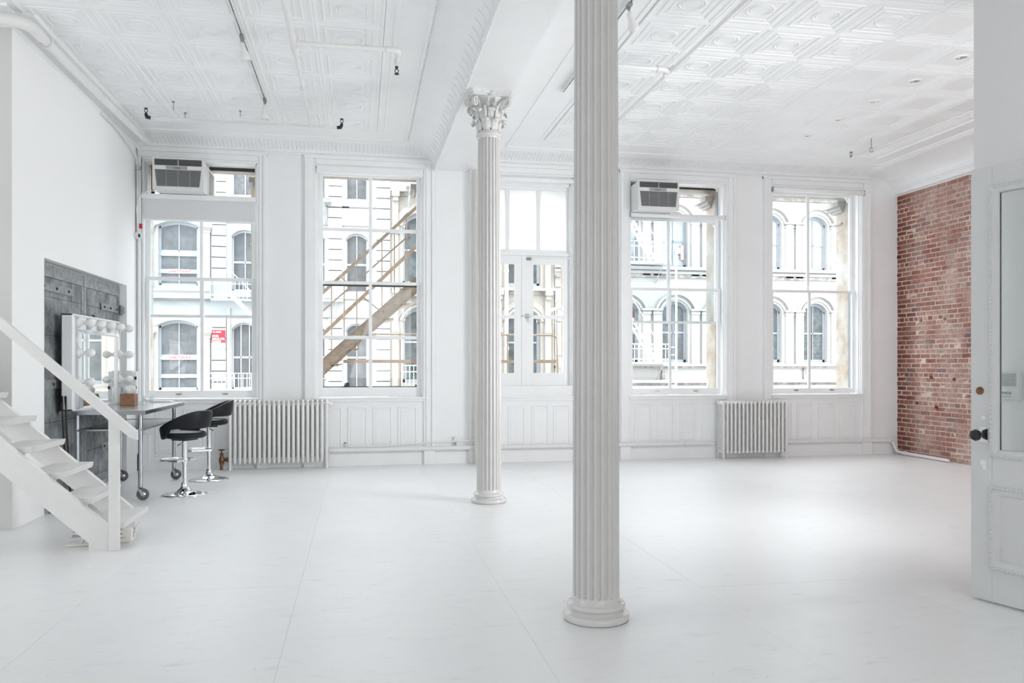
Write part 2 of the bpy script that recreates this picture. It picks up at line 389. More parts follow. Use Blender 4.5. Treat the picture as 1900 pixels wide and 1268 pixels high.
# back cove: from wall (YB, 4.15) up to ceiling (10.55, ZC)
def back_cornice(name, x0, x1):
    t = struct(name)
    p = [(YB + .02, ZC + .02), (YB + .02, 4.10), (YB - .03, 4.10), (YB - .03, 4.115), (YB - .05, 4.12), (YB - .05, 4.135)] + arc(10.60, 4.135, .29, .075, 0, PI / 2, 7) + [(10.58, ZC - .006), (10.56, ZC)]
    MB().prism(p, 'x', x0, x1).build('cove', 'ceil', t)
    fb = MB(); n = int((x1 - x0) / .05)
    for i in range(n):
        x = x0 + (i + .5) * (x1 - x0) / n; pts = [(x, y, z - .001) for y, z in arc(10.60, 4.135, .29, .075, .15, 1.3, 5)]
        fb.tube(pts, .0065, 5, smooth=True)
    tag(fb.build('flute', 'ceil', t), kind='stuff')
back_cornice('trim_1', XL, .98); back_cornice('trim_2', 1.46, 7.5)
t = struct('trim_3')     # right cornice above the brick
p = [(XR + .05, ZC), (7.37, ZC), (7.38, ZC - .03), (7.42, ZC - .035)] + [(7.42 + .46 * sin(a), 3.98 + .20 * cos(a)) for a in [i * PI / 16 for i in range(9)]] + [(7.90, 3.975), (7.90, 3.955), (7.93, 3.945), (7.93, 3.90), (XR + .05, 3.89)]
MB().prism(p, 'y', 4.41, YB).build('cove', 'ceil', t)
MB().prism([(7.05, ZC), (7.06, ZC - .02), (7.10, ZC - .025), (7.14, ZC - .02), (7.15, ZC)], 'y', 4.41, 10.12).build('moulding', 'ceil', t)
t = struct('trim_4')     # left cornice
p = [(XL - .02, ZC), (-2.60, ZC), (-2.62, ZC - .02)] + [(-2.62 - .13 * sin(a), 4.10 + .09 * cos(a)) for a in [i * PI / 12 for i in range(7)]] + [(XL, 4.08), (XL - .02, 4.08)]
MB().prism(p, 'y', 7.21, YB).build('cove', 'ceil', t)
MB().prism([(7.23, ZC), (7.05, ZC), (7.06, ZC - .02)] + [(7.06 + .12 * sin(a), 4.10 + .10 * cos(a)) for a in [i * PI / 12 for i in range(7)]] + [(7.21, 4.08), (7.23, 4.08)], 'x', -6, XL + .02).build('cove', 'ceil', t)

# beam
t = struct('trim_5')
ZS = 3.975
MB().box(.995, 1.44, -4, YB + .05, ZS, ZC + .05).build('soffit', 'ceil', t)
p = [(1.0, ZC), (.62, ZC)] + [(.64 + .335 * sin(a), 3.985 + .228 * cos(a)) for a in [i * PI / 18 for i in range(10)]] + [(.98, ZS + .005), (1.0, ZS + .005)]
MB().prism(p, 'y', -4, YB, smooth=False).build('cove', 'ceil', t)
rb = MB()
rb.tube([(.985, -4, ZS + .004), (.985, YB, ZS + .004)], .017, 8)
for k in range(240):
    y = 10.9 - k * .04
    rb.tube([(.968, y + .012, ZS + .016), (.974, y, ZS - .012), (.995, y - .014, ZS - .016)], .006, 5)
tag(rb.build('rope_moulding', 'ceil', t), kind='stuff')
cb = MB()
for k in range(52):
    y = 10.5 - k * .17
    cb.tube([(.64 + .335 * sin(a), y, 3.983 + .228 * cos(a)) for a in (.9, 1.1, 1.3, 1.5)], .0055, 5)
tag(cb.build('cove_flute', 'ceil', t), kind='stuff')

# back wall with five openings
OP = [(-2.735, -1.316), (-.572, .845), (1.60, 2.93), (3.752, 5.21), (5.936, 7.385)]
ZS0, ZT0 = .907, 3.955
wb = struct('wall_back')
mb = MB(); x = XL - .3
for a, b_ in OP: mb.box(x, a, YB, YB + .28, 0, 4.3); x = b_
mb.box(x, XR + .3, YB, YB + .28, 0, 4.3)
for a, b_ in OP:
    mb.box(a, b_, YB, YB + .28, 0, ZS0 - .02); mb.box(a, b_, YB, YB + .28, ZT0, 4.3)
mb.build('plaster', 'wall', wb)
eb = MB(); x = XL - 3
for a, b_ in OP: eb.box(x, a + .01, YB + .28, YB + .60, -5, 18); x = b_ - .03
eb.box(x, XR + 4, YB + .28, YB + .60, -5, 18)
for a, b_ in OP: eb.box(a, b_, YB + .28, YB + .60, -5, ZS0 - .06); eb.box(a, b_, YB + .28, YB + .60, ZT0 - .02, 18)
eb.build('street_pier', 'rust', wb)
cp = MB()
for a, b_ in OP:
    xx = b_ - .03
    cp.box(xx - .035, xx + .3, YB + .40, YB + .70, 3.70, 3.74); cp.box(xx - .07, xx + .3, YB + .38, YB + .74, 3.74, 3.79); cp.box(xx - .12, xx + .3, YB + .36, YB + .80, 3.79, 3.86)
    cp.box(xx - .03, xx + .3, YB + .42, YB + .66, 3.52, 3.545)
cp.build('pier_capital', 'ext', wb)

# wainscot panels under the windows
def panel(x0, x1, z0, z1, par):
    mb = MB(); y = YB
    rows = []
    for d, dy in ((0, 0), (.006, -.012), (.018, -.012), (.022, .002 - .004), (.040, -.003), (.044, -.008)):
        rows.append([(x0 + d, y + dy, z0 + d), (x1 - d, y + dy, z0 + d), (x1 - d, y + dy, z1 - d), (x0 + d, y + dy, z1 - d)])
    mb.grid(rows, False, True); mb.add(rows[-1], [(0, 1, 2, 3)]); mb.build('wainscot_panel', 'trim', par)
for xa in (-2.56, -2.22, -1.88, -1.54): panel(xa, xa + .255, .21, .775, wb)
for xa in (-.49, -.163, .168, .496): panel(xa, xa + .255, .21, .775, wb)
for xa in (1.68, 2.0, 2.33, 2.64): panel(xa, xa + .24, .21, .775, wb)
for xa in (3.825, 4.16, 4.495, 4.83): panel(xa, xa + .25, .225, .785, wb)
for xa in (6.0, 6.33, 6.665, 7.005): panel(xa, xa + .26, .22, .775, wb)
bb = struct('baseboard_back')
MB().prism([(YB, 0), (YB - .018, 0), (YB - .018, .15), (YB - .010, .165), (YB, .17)], 'x', XL, XR).build('board', 'trim', bb)
# base blocks
MB().box(-2.80, -2.62, YB - .06, YB, 0, .45).build('corner_block', 'trim', bb)

# side walls
wl = struct('wall_left')
NY0, NY1, NZ = 7.89, 10.50, 2.305; NX = -2.90
mb = MB()
mb.box(XL - .5, XL, 7.206, NY0, 0, 4.3); mb.box(XL - .5, XL, NY1, YB + .3, 0, 4.3); mb.box(XL - .5, XL, NY0, NY1, NZ, 4.3); mb.box(XL - .5, NX, NY0, NY1, 0, NZ)
mb.build('plaster', mat('bright_white_wall_paint', (.92, .925, .93), .5, bump=.1, bscale=60), wl)
wr_ = struct('wall_left_return')
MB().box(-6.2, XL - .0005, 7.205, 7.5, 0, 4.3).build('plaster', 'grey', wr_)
MB().box(-6.3, -6.0, -4.2, 7.3, 0, 4.3).build('plaster', 'wall', struct('wall_far_left'))
MB().box(-6.2, 8.3, -4.3, -4.0, 0, 4.3).build('plaster', 'wall', struct('wall_front'))
wp = struct('wall_partition')
MB().box(3.75, 4.0, -4.0, 4.409, 0, 4.3).build('plaster', mat('partition_paint', (.78, .775, .77), .6), wp)
MB().box(4.0, 8.3, 4.21, 4.41, 0, 4.3).build('plaster', 'wall', wp)

# brick wall
wr = struct('wall_right')
MB().box(XR + .005, XR + .3, 4.41, YB + .3, 0, 3.90).build('mortar_bed', 'mortar', wr)
MB().box(XR - .005, XR + .3, 4.41, YB + .3, 3.885, 4.3).build('plaster', 'wall', wr)
def brick_verts(y0, y1, z0, z1, mb, org=None):
    j = lambda a: (random.random() - .5) * a
    d = XR + j(.010); c = .004
    f = [(d + j(.003), y0 + c + j(.004), z0 + c + j(.004)), (d + j(.003), y1 - c + j(.004), z0 + c + j(.004)), (d + j(.003), y1 - c + j(.004), z1 - c + j(.004)), (d + j(.003), y0 + c + j(.004), z1 - c + j(.004))]
    m_ = [(d + .005, y0, z0), (d + .005, y1, z0), (d + .005, y1, z1), (d + .005, y0, z1)]
    bk = [(XR + .06, y, z) for (_, y, z) in m_]
    if org: f = [(a - org[0], b - org[1], c_ - org[2]) for a, b, c_ in f]; m_ = [(a - org[0], b - org[1], c_ - org[2]) for a, b, c_ in m_]; bk = [(a - org[0], b - org[1], c_ - org[2]) for a, b, c_ in bk]
    mb.add(f + m_ + bk, [(3, 2, 1, 0), (0, 1, 5, 4), (1, 2, 6, 5), (2, 3, 7, 6), (3, 0, 4, 7), (4, 5, 9, 8), (5, 6, 10, 9), (6, 7, 11, 10), (7, 4, 8, 11)])
stuffb = MB(); cand = []
nz = 57; ph = 3.885 / nz
for r in range(nz):
    z0 = r * ph + .0065; z1 = (r + 1) * ph - .0065
    header = r % 6 == 5; Lb = .105 if header else .208
    y = YB - (.0 if r % 2 == 0 else Lb / 2)
    if r % 2: brick_verts(YB - Lb / 2 + .009, YB - .002, z0, z1, stuffb)
    while y > 4.45:
        l = Lb + (random.random() - .5) * .014
        cand.append((max(y - l + .0075, 4.42), y - .0075, z0, z1)); y -= l
vis = sorted([c for c in cand if c[0] > 9.33], key=lambda c: c[0])
parts = set(id(c) for c in vis[:298])
for c in cand:
    if id(c) in parts:
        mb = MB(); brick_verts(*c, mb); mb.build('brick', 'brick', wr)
    else: brick_verts(*c, stuffb)
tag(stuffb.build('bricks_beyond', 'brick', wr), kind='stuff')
fx = MB()
for (y, z) in ((10.42, 1.98), (9.93, 1.98)): fx.lathe([(.02, -.012), (.02, 0), (.008, .002)], (XR - .004, y, z), 10, 'x')
fx.each('wall_bolt', 'iron', wr)
fh = MB()
for (y, z) in ((10.20, 1.16), (9.75, 1.14), (10.5, .78), (10.1, .74)): fh.box(XR - .008, XR + .01, y - .025, y + .025, z - .02, z + .02)
fh.each('knocked_out_brick', mat('deep_red_brick', lin(120, 52, 46), .9, noise=.3, nscale=40), wr)

# ================================================================= WINDOWS
def bez(mb, x0, x1, y0, y1, z0, z1): return mb.box(x0, x1, y0, y1, z0, z1)
def casing(par, a, b_, ztop=4.10, wl=.15, wr=.15):
    mb = MB()
    def vstrip(xi, s, w):
        for d0, d1, dy in ((0, .028, .022), (.028, w - .045, .034), (w - .045, w - .012, .052), (w - .012, w, .030)):
            mb.box(xi + s * d0, xi + s * d1, YB - dy, YB + .001, .17, ZT0 + .10 if dy > .05 else ztop - .001)
        mb.box(xi, xi + s * w, YB - .06, YB, 0, .22)
    vstrip(a, -1, wl); vstrip(b_, 1, wr)
    for d0, d1, dy in ((0, .028, .022), (.028, .10, .034), (.10, ztop - ZT0, .052)):
        mb.box(a - (wl if dy > .05 else 0), b_ + (wr if dy > .05 else 0), YB - dy, YB + .001, ZT0 + d0, ZT0 + d1)
    mb.build('casing', 'trim', par, bev=.004)
    j = MB()
    for x, s in ((a, 1), (b_, -1)):
        j.box(x, x + s * .012, YB, YB + .26, ZS0 - .02, ZT0); j.box(x, x + s * .030, YB + .03, YB + .08, ZS0, ZT0); j.box(x, x + s * .026, YB + .16, YB + .168, ZS0, ZT0); j.box(x, x + s * .03, YB + .22, YB + .27, ZS0, ZT0)
    j.box(a, b_, YB, YB + .26, ZT0 - .015, ZT0)
    j.build('jamb', 'trim', par)
    s = MB(); s.box(a, b_, YB - .001, YB + .30, ZS0 - .045, ZS0 - .015); s.box(a - .03, b_ + .03, YB - .050, YB + .10, ZS0 - .022, ZS0); s.box(a, b_, YB - .03, YB, ZS0 - .06, ZS0 - .022)
    s.build('sill', 'trim', par, bev=.004)
def sash(par, x0, x1, z0, z1, y, st, rt, rb, vx=(), hz=(), g='glass', mw=.040, lifts=False, dark=False):
    mb = MB(); t = .042
    mb.box(x0, x0 + st, y, y + t, z0, z1); mb.box(x1 - st, x1, y, y + t, z0, z1)
    mb.box(x0 + st, x1 - st, y, y + t, z1 - rt, z1); mb.box(x0 + st, x1 - st, y, y + t, z0, z0 + rb)
    for x in vx: mb.box(x - mw / 2, x + mw / 2, y + .004, y + t - .004, z0 + rb, z1 - rt)
    for z in hz: mb.box(x0 + st, x1 - st, y + .006, y + t - .006, z - mw / 2, z + mw / 2)
    s = mb.build('sash', 'trim', par, bev=.003)
    xs_ = [x0 + st] + list(vx) + [x1 - st]; zs_ = [z0 + rb] + list(hz) + [z1 - rt]
    for i in range(len(xs_) - 1):
        for k in range(len(zs_) - 1):
            MB().box(xs_[i] + (mw / 2 if i else 0), xs_[i + 1] - (mw / 2 if i < len(vx) else 0), y + .019, y + .023, zs_[k] + (mw / 2 if k else 0), zs_[k + 1] - (mw / 2 if k < len(hz) else 0)).build('pane', g, s)
    if dark: MB().box(x0 + st, x1 - st, y + t, y + t + .006, z0 + rb - .012, z0 + rb + .004).build('weather_strip', 'dark', s)
    if lifts:
        for x in (x0 + (x1 - x0) * .3, x0 + (x1 - x0) * .72):
            l = MB(); l.box(x - .035, x + .035, y - .008, y, z0 + .045, z0 + .058); l.box(x - .028, x + .028, y - .010, y - .002, z0 + .040, z0 + .045)
            l.build('sash_lift', 'steel' if lifts == 1 else 'trim', s)
    return s
YI, YO = YB + .10, YB + .165     # inner (lower) and outer (upper) sash planes
def latch(par, x, y, z):
    MB().box(x - .02, x + .02, y - .02, y + .02, z, z + .02).lathe([(.01, 0), (.006, .02)], (x, y, z + .02), 8).build('sash_lock', 'trim', par)

W1 = struct('window_1'); a, b_ = OP[0]; casing(W1, a, b_, wl=.03, wr=.125)
sash(W1, a + .03, b_ - .03, .912, 2.475, YI, .05, .045, .095, vx=((a + b_) / 2 + .01,), lifts=1)
sash(W1, a + .03, b_ - .03, 1.955, 3.505, YO, .05, .05, .035, vx=((a + b_) / 2 - .01,), g='glass2', dark=True)
W2 = struct('window_2'); a, b_ = OP[1]; casing(W2, a, b_)
s2 = sash(W2, a + .03, b_ - .03, .912, 2.460, YI, .055, .04, .125, vx=(.138,), hz=(1.708,), lifts=2, mw=.045)
sash(W2, a + .03, b_ - .03, 2.42, 3.945, YO, .055, .065, .04, vx=(.138,), hz=(3.165,), mw=.045)
MB().box(a + .08, b_ - .08, YO - .01, YO + .02, 2.40, 2.425).build('weather_strip', 'dark', s2)
MB().box(a + .08, b_ - .08, YO + .03, YO + .09, 1.035, 1.048).build('storm_rail', 'dark', W2)
for x in (-.19, .80 - .04):
    c = MB(); c.box(x - .02, x + .02, YI - .01 + .045, YI + .07, 1.04, 1.07); c.box(x + .01, x + .05, YI + .045, YI + .07, 1.05, 1.10); c.each('clamp', 'black', W2)
W3 = struct('window_3'); a, b_ = OP[2]; casing(W3, a, b_)
f3 = MB(); f3.box(a, a + .03, YB + .05, YB + .22, 1.0, ZT0); f3.box(b_ - .04, b_, YB + .05, YB + .22, 1.0, ZT0)
f3.box(a, b_, YB + .05, YB + .22, ZT0 - .12, ZT0); f3.box(a, b_, YB + .07, YB + .20, 2.865, 2.905); f3.box(a, b_, YB + .01, YB + .26, .90, 1.05)
f3.box(2.213, 2.275, YB + .09, YB + .15, 1.05, 2.865); f3.build('frame', 'trim', W3, bev=.003)
sash(W3, a + .03, b_ - .04, 2.905, 3.84, YB + .12, .03, .05, .05, vx=(2.017, 2.458), g='frost', mw=.055)
def casement(x0, x1, gx0, gx1):
    mb = MB(); y = YB + .10; t = .045; z0, z1 = 1.05, 2.865
    mb.box(x0, gx0, y, y + t, z0, z1); mb.box(gx1, x1, y, y + t, z0, z1); mb.box(gx0, gx1, y, y + t, 2.745, z1); mb.box(gx0, gx1, y, y + t, z0, 1.225); mb.box(gx0, gx1, y + .004, y + t - .004, 1.985, 2.035)
    s = mb.build('casement', 'trim', W3, bev=.003)
    for q0, q1 in ((1.225, 1.985), (2.035, 2.745)): MB().box(gx0, gx1, y + .02, y + .024, q0, q1).build('pane', 'glass', s)
    return s
casement(a + .03, 2.213, 1.715, 2.115)
cr_ = casement(2.275, b_ - .04, 2.382, 2.815)
k_ = MB(); k_.tube([(2.20, YB + .08, 2.02), (2.36, YB + .08, 2.02)], .008, 8); k_.box(2.26, 2.32, YB + .085, YB + .10, 1.99, 2.05); k_.tube([(2.30, YB + .085, 2.0), (2.30, YB + .06, 1.96), (2.33, YB + .06, 1.93)], .007, 8); k_.build('bolt', 'chrome', cr_)
k_ = MB(); k_.box(2.285, 2.35, YB + .075, YB + .10, 2.80, 2.835); k_.build('closer_bracket', 'iron2', cr_)
MB().tube([(2.33, YB + .06, 2.845), (b_ + .02, YB + .03, 2.835)], .009, 8).build('closer_rod', 'trim', cr_)
W4 = struct('window_4'); a, b_ = OP[3]; casing(W4, a, b_)
sash(W4, a + .03, b_ - .03, .912, 2.450, YI, .05, .04, .09, vx=(4.405,), lifts=1)
sash(W4, a + .03, b_ - .03, 1.94, 3.475, YO, .05, .05, .035, vx=(4.405,), g='glass2', dark=True)
W5 = struct('window_5'); a, b_ = OP[4]; casing(W5, a, b_)
sash(W5, a + .03, b_ - .03, .912, 2.455, YI, .05, .04, .08, vx=(6.605,), lifts=1)
sash(W5, a + .03, b_ - .03, 2.42, 3.945, YO, .05, .07, .04, vx=(6.62,))
def fillet(par, x, z, r, y):
    pts = [(x, z)] + [(x - r + r * cos(t_), z - r + r * sin(t_)) for t_ in [i * PI / 12 for i in range(7)]]
    MB().prism(pts, 'y', y, y + .03).build('corner_fillet', 'trim', par)
fillet(W5, 7.305, 3.88, .07, YO + .045); fillet(W4, 5.19, 3.945, .09, YO + .045); fillet(W4, 5.13, 3.43, .06, YO + .045)
for w_, xx in ((W4, 5.178), (W5, 7.352)): MB().box(xx, xx + .012, YO + .05, YO + .10, .95, 3.94).build('storm_edge', 'greyframe', w_)
MB().box(-2.64, OP[0][1] - .02, YO + .05, YO + .08, 3.90, 3.945).build('storm_edge', 'dark', W1)
MB().box(-2.66, -2.62, YO + .05, YO + .08, 3.50, 3.945).build('storm_edge', 'dark', W1)
MB().box(3.76, OP[3][1] - .02, YO + .05, YO + .08, 3.915, 3.945).build('storm_edge', 'dark', W4)

# roller shades
def shade(label, x0, x1, y, z, r, drop=0, box=False):
    t = thing('roller_shade', ((x0 + x1) / 2, y, z), label, 'shade', 'roller shades on the windows')
    if box: MB().box(x0, x1, y - r, y + r, z - r, z + r).build('headbox', 'trim', t, bev=.006)
    else:
        MB().lathe([(r * .9, 0), (r, .004), (r, x1 - x0 - .004), (r * .9, x1 - x0)], (x0, y, z), 20, 'x').build('roller', 'trim', t)
        MB().box(x0 - .012, x0, y - r * .8, y + r * .9, z - r, z + r).box(x1, x1 + .012, y - r * .8, y + r * .9, z - r, z + r).each('bracket', 'steel', t)
    if drop:
        MB().box(x0 + .02, x1 - .015, y + .004, y + .007, z - r - drop, z - r + .01).build('fabric', 'shade', t)
        MB().box(x0 + .015, x1 - .01, y - .004, y + .014, z - r - drop - .022, z - r - drop).build('hem_bar', 'trim', t, bev=.003)
    return t
shade('white roller shade hanging part-way down below the air conditioner at the far left window', -2.71, -1.325, YB - .035, 3.478, .032, .25, True)
shade('white roller shade rolled up at the top of the window with eight wired panes', -.560, .835, YB - .01, 3.915, .045, 0, True)
shade('white roller shade rolled up above the three frosted transom panes', 1.62, 2.95, YB - .02, 3.90, .033)
shade('white roller shade tube across the window beneath the right-hand air conditioner', 3.757, 5.17, YB - .045, 3.462, .030)
shade('white roller shade rolled up at the top of the window nearest the brick wall', 5.93, 7.40, YB - .045, 3.905, .036)

# ================================================================= AIR CONDITIONERS
def ac_unit(x0, z0, label):
    w, h, y0 = .60, .40, YB - .35
    t = thing('air_conditioner', (x0 + w / 2, y0, z0), label, 'air conditioner', 'air conditioners in the window tops')
    b = MB(); b.box(x0 + .012, x0 + w - .012, y0 + .07, y0 + .95, z0 + .01, z0 + h - .012); b.build('body', 'acw', t, bev=.004)
    v = MB()
    for k in range(22):
        z = z0 + .05 + k * .014
        v.box(x0 + .006, x0 + w - .006, y0 + .45, y0 + .80, z, z + .006)
    v.build('side_louvre', 'acg', t)
    fp = MB(); zt_, zm = z0 + h - .02, z0 + h - .115
    # front panel frame around two grille recesses
    g0, g1 = z0 + h - .018, z0 + h - .098; i0, i1 = z0 + h - .150, z0 + .045
    Y0, Y1 = y0, y0 + .07
    fp.box(x0, x0 + .022, Y0, Y1, z0, z0 + h); fp.box(x0 + w - .022, x0 + w, Y0, Y1, z0, z0 + h)
    fp.box(x0 + .022, x0 + w - .022, Y0, Y1, g0, z0 + h); fp.box(x0 + .022, x0 + w - .022, Y0 - .004, Y1, i0, g1); fp.box(x0 + .022, x0 + w - .022, Y0, Y1, z0, i1)
    fp.hexa([(x0 + .022, Y0, i1), (x0 + .050, Y0, i1), (x0 + .050, Y1, i1), (x0 + .022, Y1, i1)], [(x0 + .022, Y0, i0), (x0 + .028, Y0, i0), (x0 + .028, Y1, i0), (x0 + .022, Y1, i0)])
    fp.hexa([(x0 + w - .050, Y0, i1), (x0 + w - .022, Y0, i1), (x0 + w - .022, Y1, i1), (x0 + w - .050, Y1, i1)], [(x0 + w - .028, Y0, i0), (x0 + w - .022, Y0, i0), (x0 + w - .022, Y1, i0), (x0 + w - .028, Y1, i0)])
    fp.build('front_panel', 'acw', t, bev=.005)
    MB().box(x0 + .02, x0 + w - .02, Y0 + .035, Y0 + .04, z0 + .02, z0 + h - .01).build('filter', 'mesh', t)
    gr = MB()
    for k in range(5):
        z = g1 + .010 + k * .0145; gr.hexa([(x0 + .022, Y0 + .006, z), (x0 + w - .022, Y0 + .006, z), (x0 + w - .022, Y0 + .022, z + .004), (x0 + .022, Y0 + .022, z + .004)], [(x0 + .022, Y0 + .006, z + .003), (x0 + w - .022, Y0 + .006, z + .003), (x0 + w - .022, Y0 + .022, z + .007), (x0 + .022, Y0 + .022, z + .007)])
    gr.box(x0 + w / 2 - .006, x0 + w / 2 + .006, Y0 + .002, Y0 + .02, g1, g0)
    gr.build('discharge_grille', 'acg', t)
    gi = MB(); n = 17
    for k in range(n):
        z = i1 + .006 + k * (i0 - i1 - .008) / n; gi.box(x0 + .03, x0 + w - .03, Y0 + .004, Y0 + .012, z, z + .0045)
    for q in (.27, .5, .73): gi.box(x0 + w * q - .003, x0 + w * q + .003, Y0 + .001, Y0 + .008, i1, i0)
    gi.build('intake_grille', 'acg', t)
    c = MB(); c.box(x0 + .16, x0 + w - .19, Y0 - .008, Y0 - .002, i0 + .006, g1 - .006); c.build('control_strip', 'acg', t, bev=.002)
    MB().box(x0 + w / 2 - .055, x0 + w / 2 + .03, Y0 - .011, Y0 - .008, i0 + .014, g1 - .022).build('display', 'iron', t)
    MB().box(x0 - .01, x0 + w + .07, YB + .02, YB + .16, z0 - .022, z0 + .005).build('mounting_rail', 'steel', t)
    for xx in (x0 + w - .01, x0 + w - .075): MB().box(xx, xx + .006, YB + .02, YB + .05, z0, z0 + h).build('side_bracket', 'acw', t)
    return t
ac_unit(-2.515, 3.505, 'white window air conditioner in the far left window above the pulled roller shade')
ac_unit(3.757, 3.485, 'white window air conditioner beside the near column, showing its left side panel')

# ================================================================= COLUMNS
def column(x, y, r0, r1, label, ang=0):
    t = thing('column', (x, y, 0), label, 'column', 'fluted cast iron columns')
    c = (x, y, 0)
    prof = [(r0 + .050, 0), (r0 + .050, .004)] + [(r0 + .040 + .013 * cos(a), .022 + .020 * sin(a)) for a in [-PI / 2 + i * PI / 8 for i in range(9)]] + [(r0 + .026, .045), (r0 + .017, .055), (r0 + .016, .062)] + [(r0 + .018 + .014 * cos(a), .080 + .015 * sin(a)) for a in [-PI / 2 + i * PI / 8 for i in range(9)]] + [(r0 + .014, .097), (r0 + .006, .106), (r0 + .001, .118), (r0, .13)]
    MB().lathe(prof, c, 64).build('base', 'column', t)
    MB().lathe([(r0 + .047, 0), (r0 + .049, .0035)], (x, y, 0), 48).build('floor_joint', 'dark', t)
    zc = 3.615; nf = 20; sub = 14; D = .015; hw = PI * r0 / nf * .78
    levels = [.118, .127] + [.127 + hw * (1 - cos(i * PI / 10)) for i in range(1, 6)] + [.6, 1.4, 2.2, 3.0, 3.4]
    tops = [3.55 - hw * (1 - cos(i * PI / 10)) for i in range(5, 0, -1)] + [3.552, 3.565]
    rows = []
    for z in levels + tops:
        q = z / 3.6; rr = r0 - (r0 - r1) * (q ** 1.4)
        row = []
        for k in range(nf * sub):
            ph_ = (k % sub) / sub; a_ = (ph_ - .5) * 2 / .70; dep = 0
            if abs(a_) < 1:
                e = min((z - .127), (3.552 - z)) / hw
                lim = 1 if e >= 1 else (math.sqrt(max(0, 1 - (1 - e) ** 2)) if e > 0 else 0)
                if abs(a_) < lim - 1e-6: dep = D * math.sqrt(1 - (a_ / lim) ** 2) * min(1, lim * 1.1)
            an = 2 * PI * k / (nf * sub) + ang
            row.append((x + (rr - dep) * cos(an), y + (rr - dep) * sin(an), z))
        rows.append(row)
    mb = MB().grid(rows, smooth=True, closed=True); mb.build('shaft', 'column', t)
    MB().lathe([(r1 - .002, 3.545), (r1 + .006, 3.555), (r1 + .004, 3.563)] + [(r1 + .006 + .013 * cos(a), 3.580 + .015 * sin(a)) for a in [-PI / 2 + i * PI / 8 for i in range(9)]] + [(r1 + .006, 3.597), (r1 + .002, 3.615), (r1 - .01, 3.62)], c, 48).build('astragal', 'column', t)
    # capital
    cap = empty('capital', (x, y, 0)); cap.parent = t; cap.location = (0, 0, 0); ORG[cap.name] = ORG[t.name]
    H = ZS - zc
    MB().lathe([(r1 - .030, zc - .005), (r1 - .034, zc + .08), (r1 - .026, zc + .18), (r1 + .006, zc + .26), (r1 + .065, zc + .30), (r1 + .07, zc + .318)], c, 32).build('bell', 'capital', cap)
    def leaf(path, w0, w1):
        rows = []; n = len(path)
        for i, (r, z) in enumerate(path):
            v = i / (n - 1); w = (w0 + (w1 - w0) * v) * (1 + .12 * sin(v * 22)) * (1 if v < .8 else (1 - (v - .8) * 2.6))
            row = []
            for k in range(9):
                u = k / 4 - 1; rr_ = r + .004 - abs(u) ** 2 * .010 + .0045 * cos(u * 9.4)
                row.append((rr_ * cos(u * w / r / 1) , rr_ * sin(u * w / r), zc + z - abs(u) * .008 * v))
            rows.append(row)
        return MB().grid(rows)
    lowp = [(r1 + .004, .0), (r1 + .007, .03), (r1 + .011, .06), (r1 + .018, .085), (r1 + .031, .102), (r1 + .048, .106), (r1 + .060, .096), (r1 + .060, .080)]
    uppp = [(r1 - .004, .02), (r1 + .001, .08), (r1 + .008, .13), (r1 + .020, .168), (r1 + .038, .192), (r1 + .058, .198), (r1 + .072, .186), (r1 + .072, .168)]
    ml = leaf(lowp, .040, .038).mesh('acanthus_leaf', M['capital']); mu = leaf(uppp, .036, .040).mesh('acanthus_leaf', M['capital'])
    for k in range(8):
        for me, o_ in ((ml, .5), (mu, 0)):
            o = bpy.data.objects.new('acanthus_leaf', me); COL.objects.link(o); o.parent = cap; o.rotation_euler = (0, 0, 2 * PI * (k + o_) / 8)
            so = o.modifiers.new('thickness', 'SOLIDIFY'); so.thickness = .007
    # volutes: corner scrolls and paired centre scrolls
    def scroll(r_s, z_s, r_c, z_c, rad, tang, w=.013, base_ang=0):
        pts = []; rr_ = []
        for i in range(5):
            q = i / 4; pts.append((r_s + (r_c - r_s) * q ** 1.5 * .9, 0, z_s + (z_c + rad - z_s) * math.sin(q * PI / 2))); rr_.append(w * (.6 + .4 * q))
        for i in range(1, 15):
            a = PI / 2 - i * PI / 5; q = 1 - i / 16; pts.append((r_c + rad * q * cos(a), 0, z_c + rad * q * sin(a))); rr_.append(w * (.95 - .03 * i))
        mb = MB(); R = Matrix.Translation((x, y, 0)) @ Matrix.Rotation(base_ang, 4, 'Z') @ Matrix.Translation((0, tang, 0))
        pts = [R @ Vector(p) for p in pts]; mb.tube(pts, rr_, 8); 
        cc = R @ Vector((r_c, 0, z_c)); mb.ball(cc, rad * .35, 10, 6)
        return mb
    for k in range(4):
        A = PI / 4 + k * PI / 2
        for sg in (-1, 1):
            scroll(r1 + .02, zc + .16, r1 + .108, zc + .252, .046, sg * .020, .0105, A + sg * -.12).build('volute', 'capital', cap)
            scroll(r1 + .015, zc + .18, r1 + .052, zc + .268, .026, sg * .028, .009, k * PI / 2 + sg * .03).build('volute', 'capital', cap)
        # caulis stems rising between leaves
        for sg in (-1, 1):
            A2 = k * PI / 2 + sg * .42
            MB().tube([(x + (r1 + d) * cos(A2), y + (r1 + d) * sin(A2), zc + z) for d, z in ((.004, .02), (.010, .10), (.018, .16), (.030, .20), (.05, .225))], [.007, .010, .016, .020, .010], 8).build('stem', 'capital', cap)
        f = MB(); cc = (x + (r1 + .085) * cos(k * PI / 2), y + (r1 + .085) * sin(k * PI / 2), zc + .325)
        f.ball(cc, .014, 8, 5)
        for q in range(6):
            a = q * PI / 3; tx, ty = -sin(k * PI / 2), cos(k * PI / 2); f.ball((cc[0] + tx * .020 * cos(a), cc[1] + ty * .020 * cos(a), cc[2] + .018 * sin(a)), .011, 8, 5)
        f.build('flower', 'capital', cap)
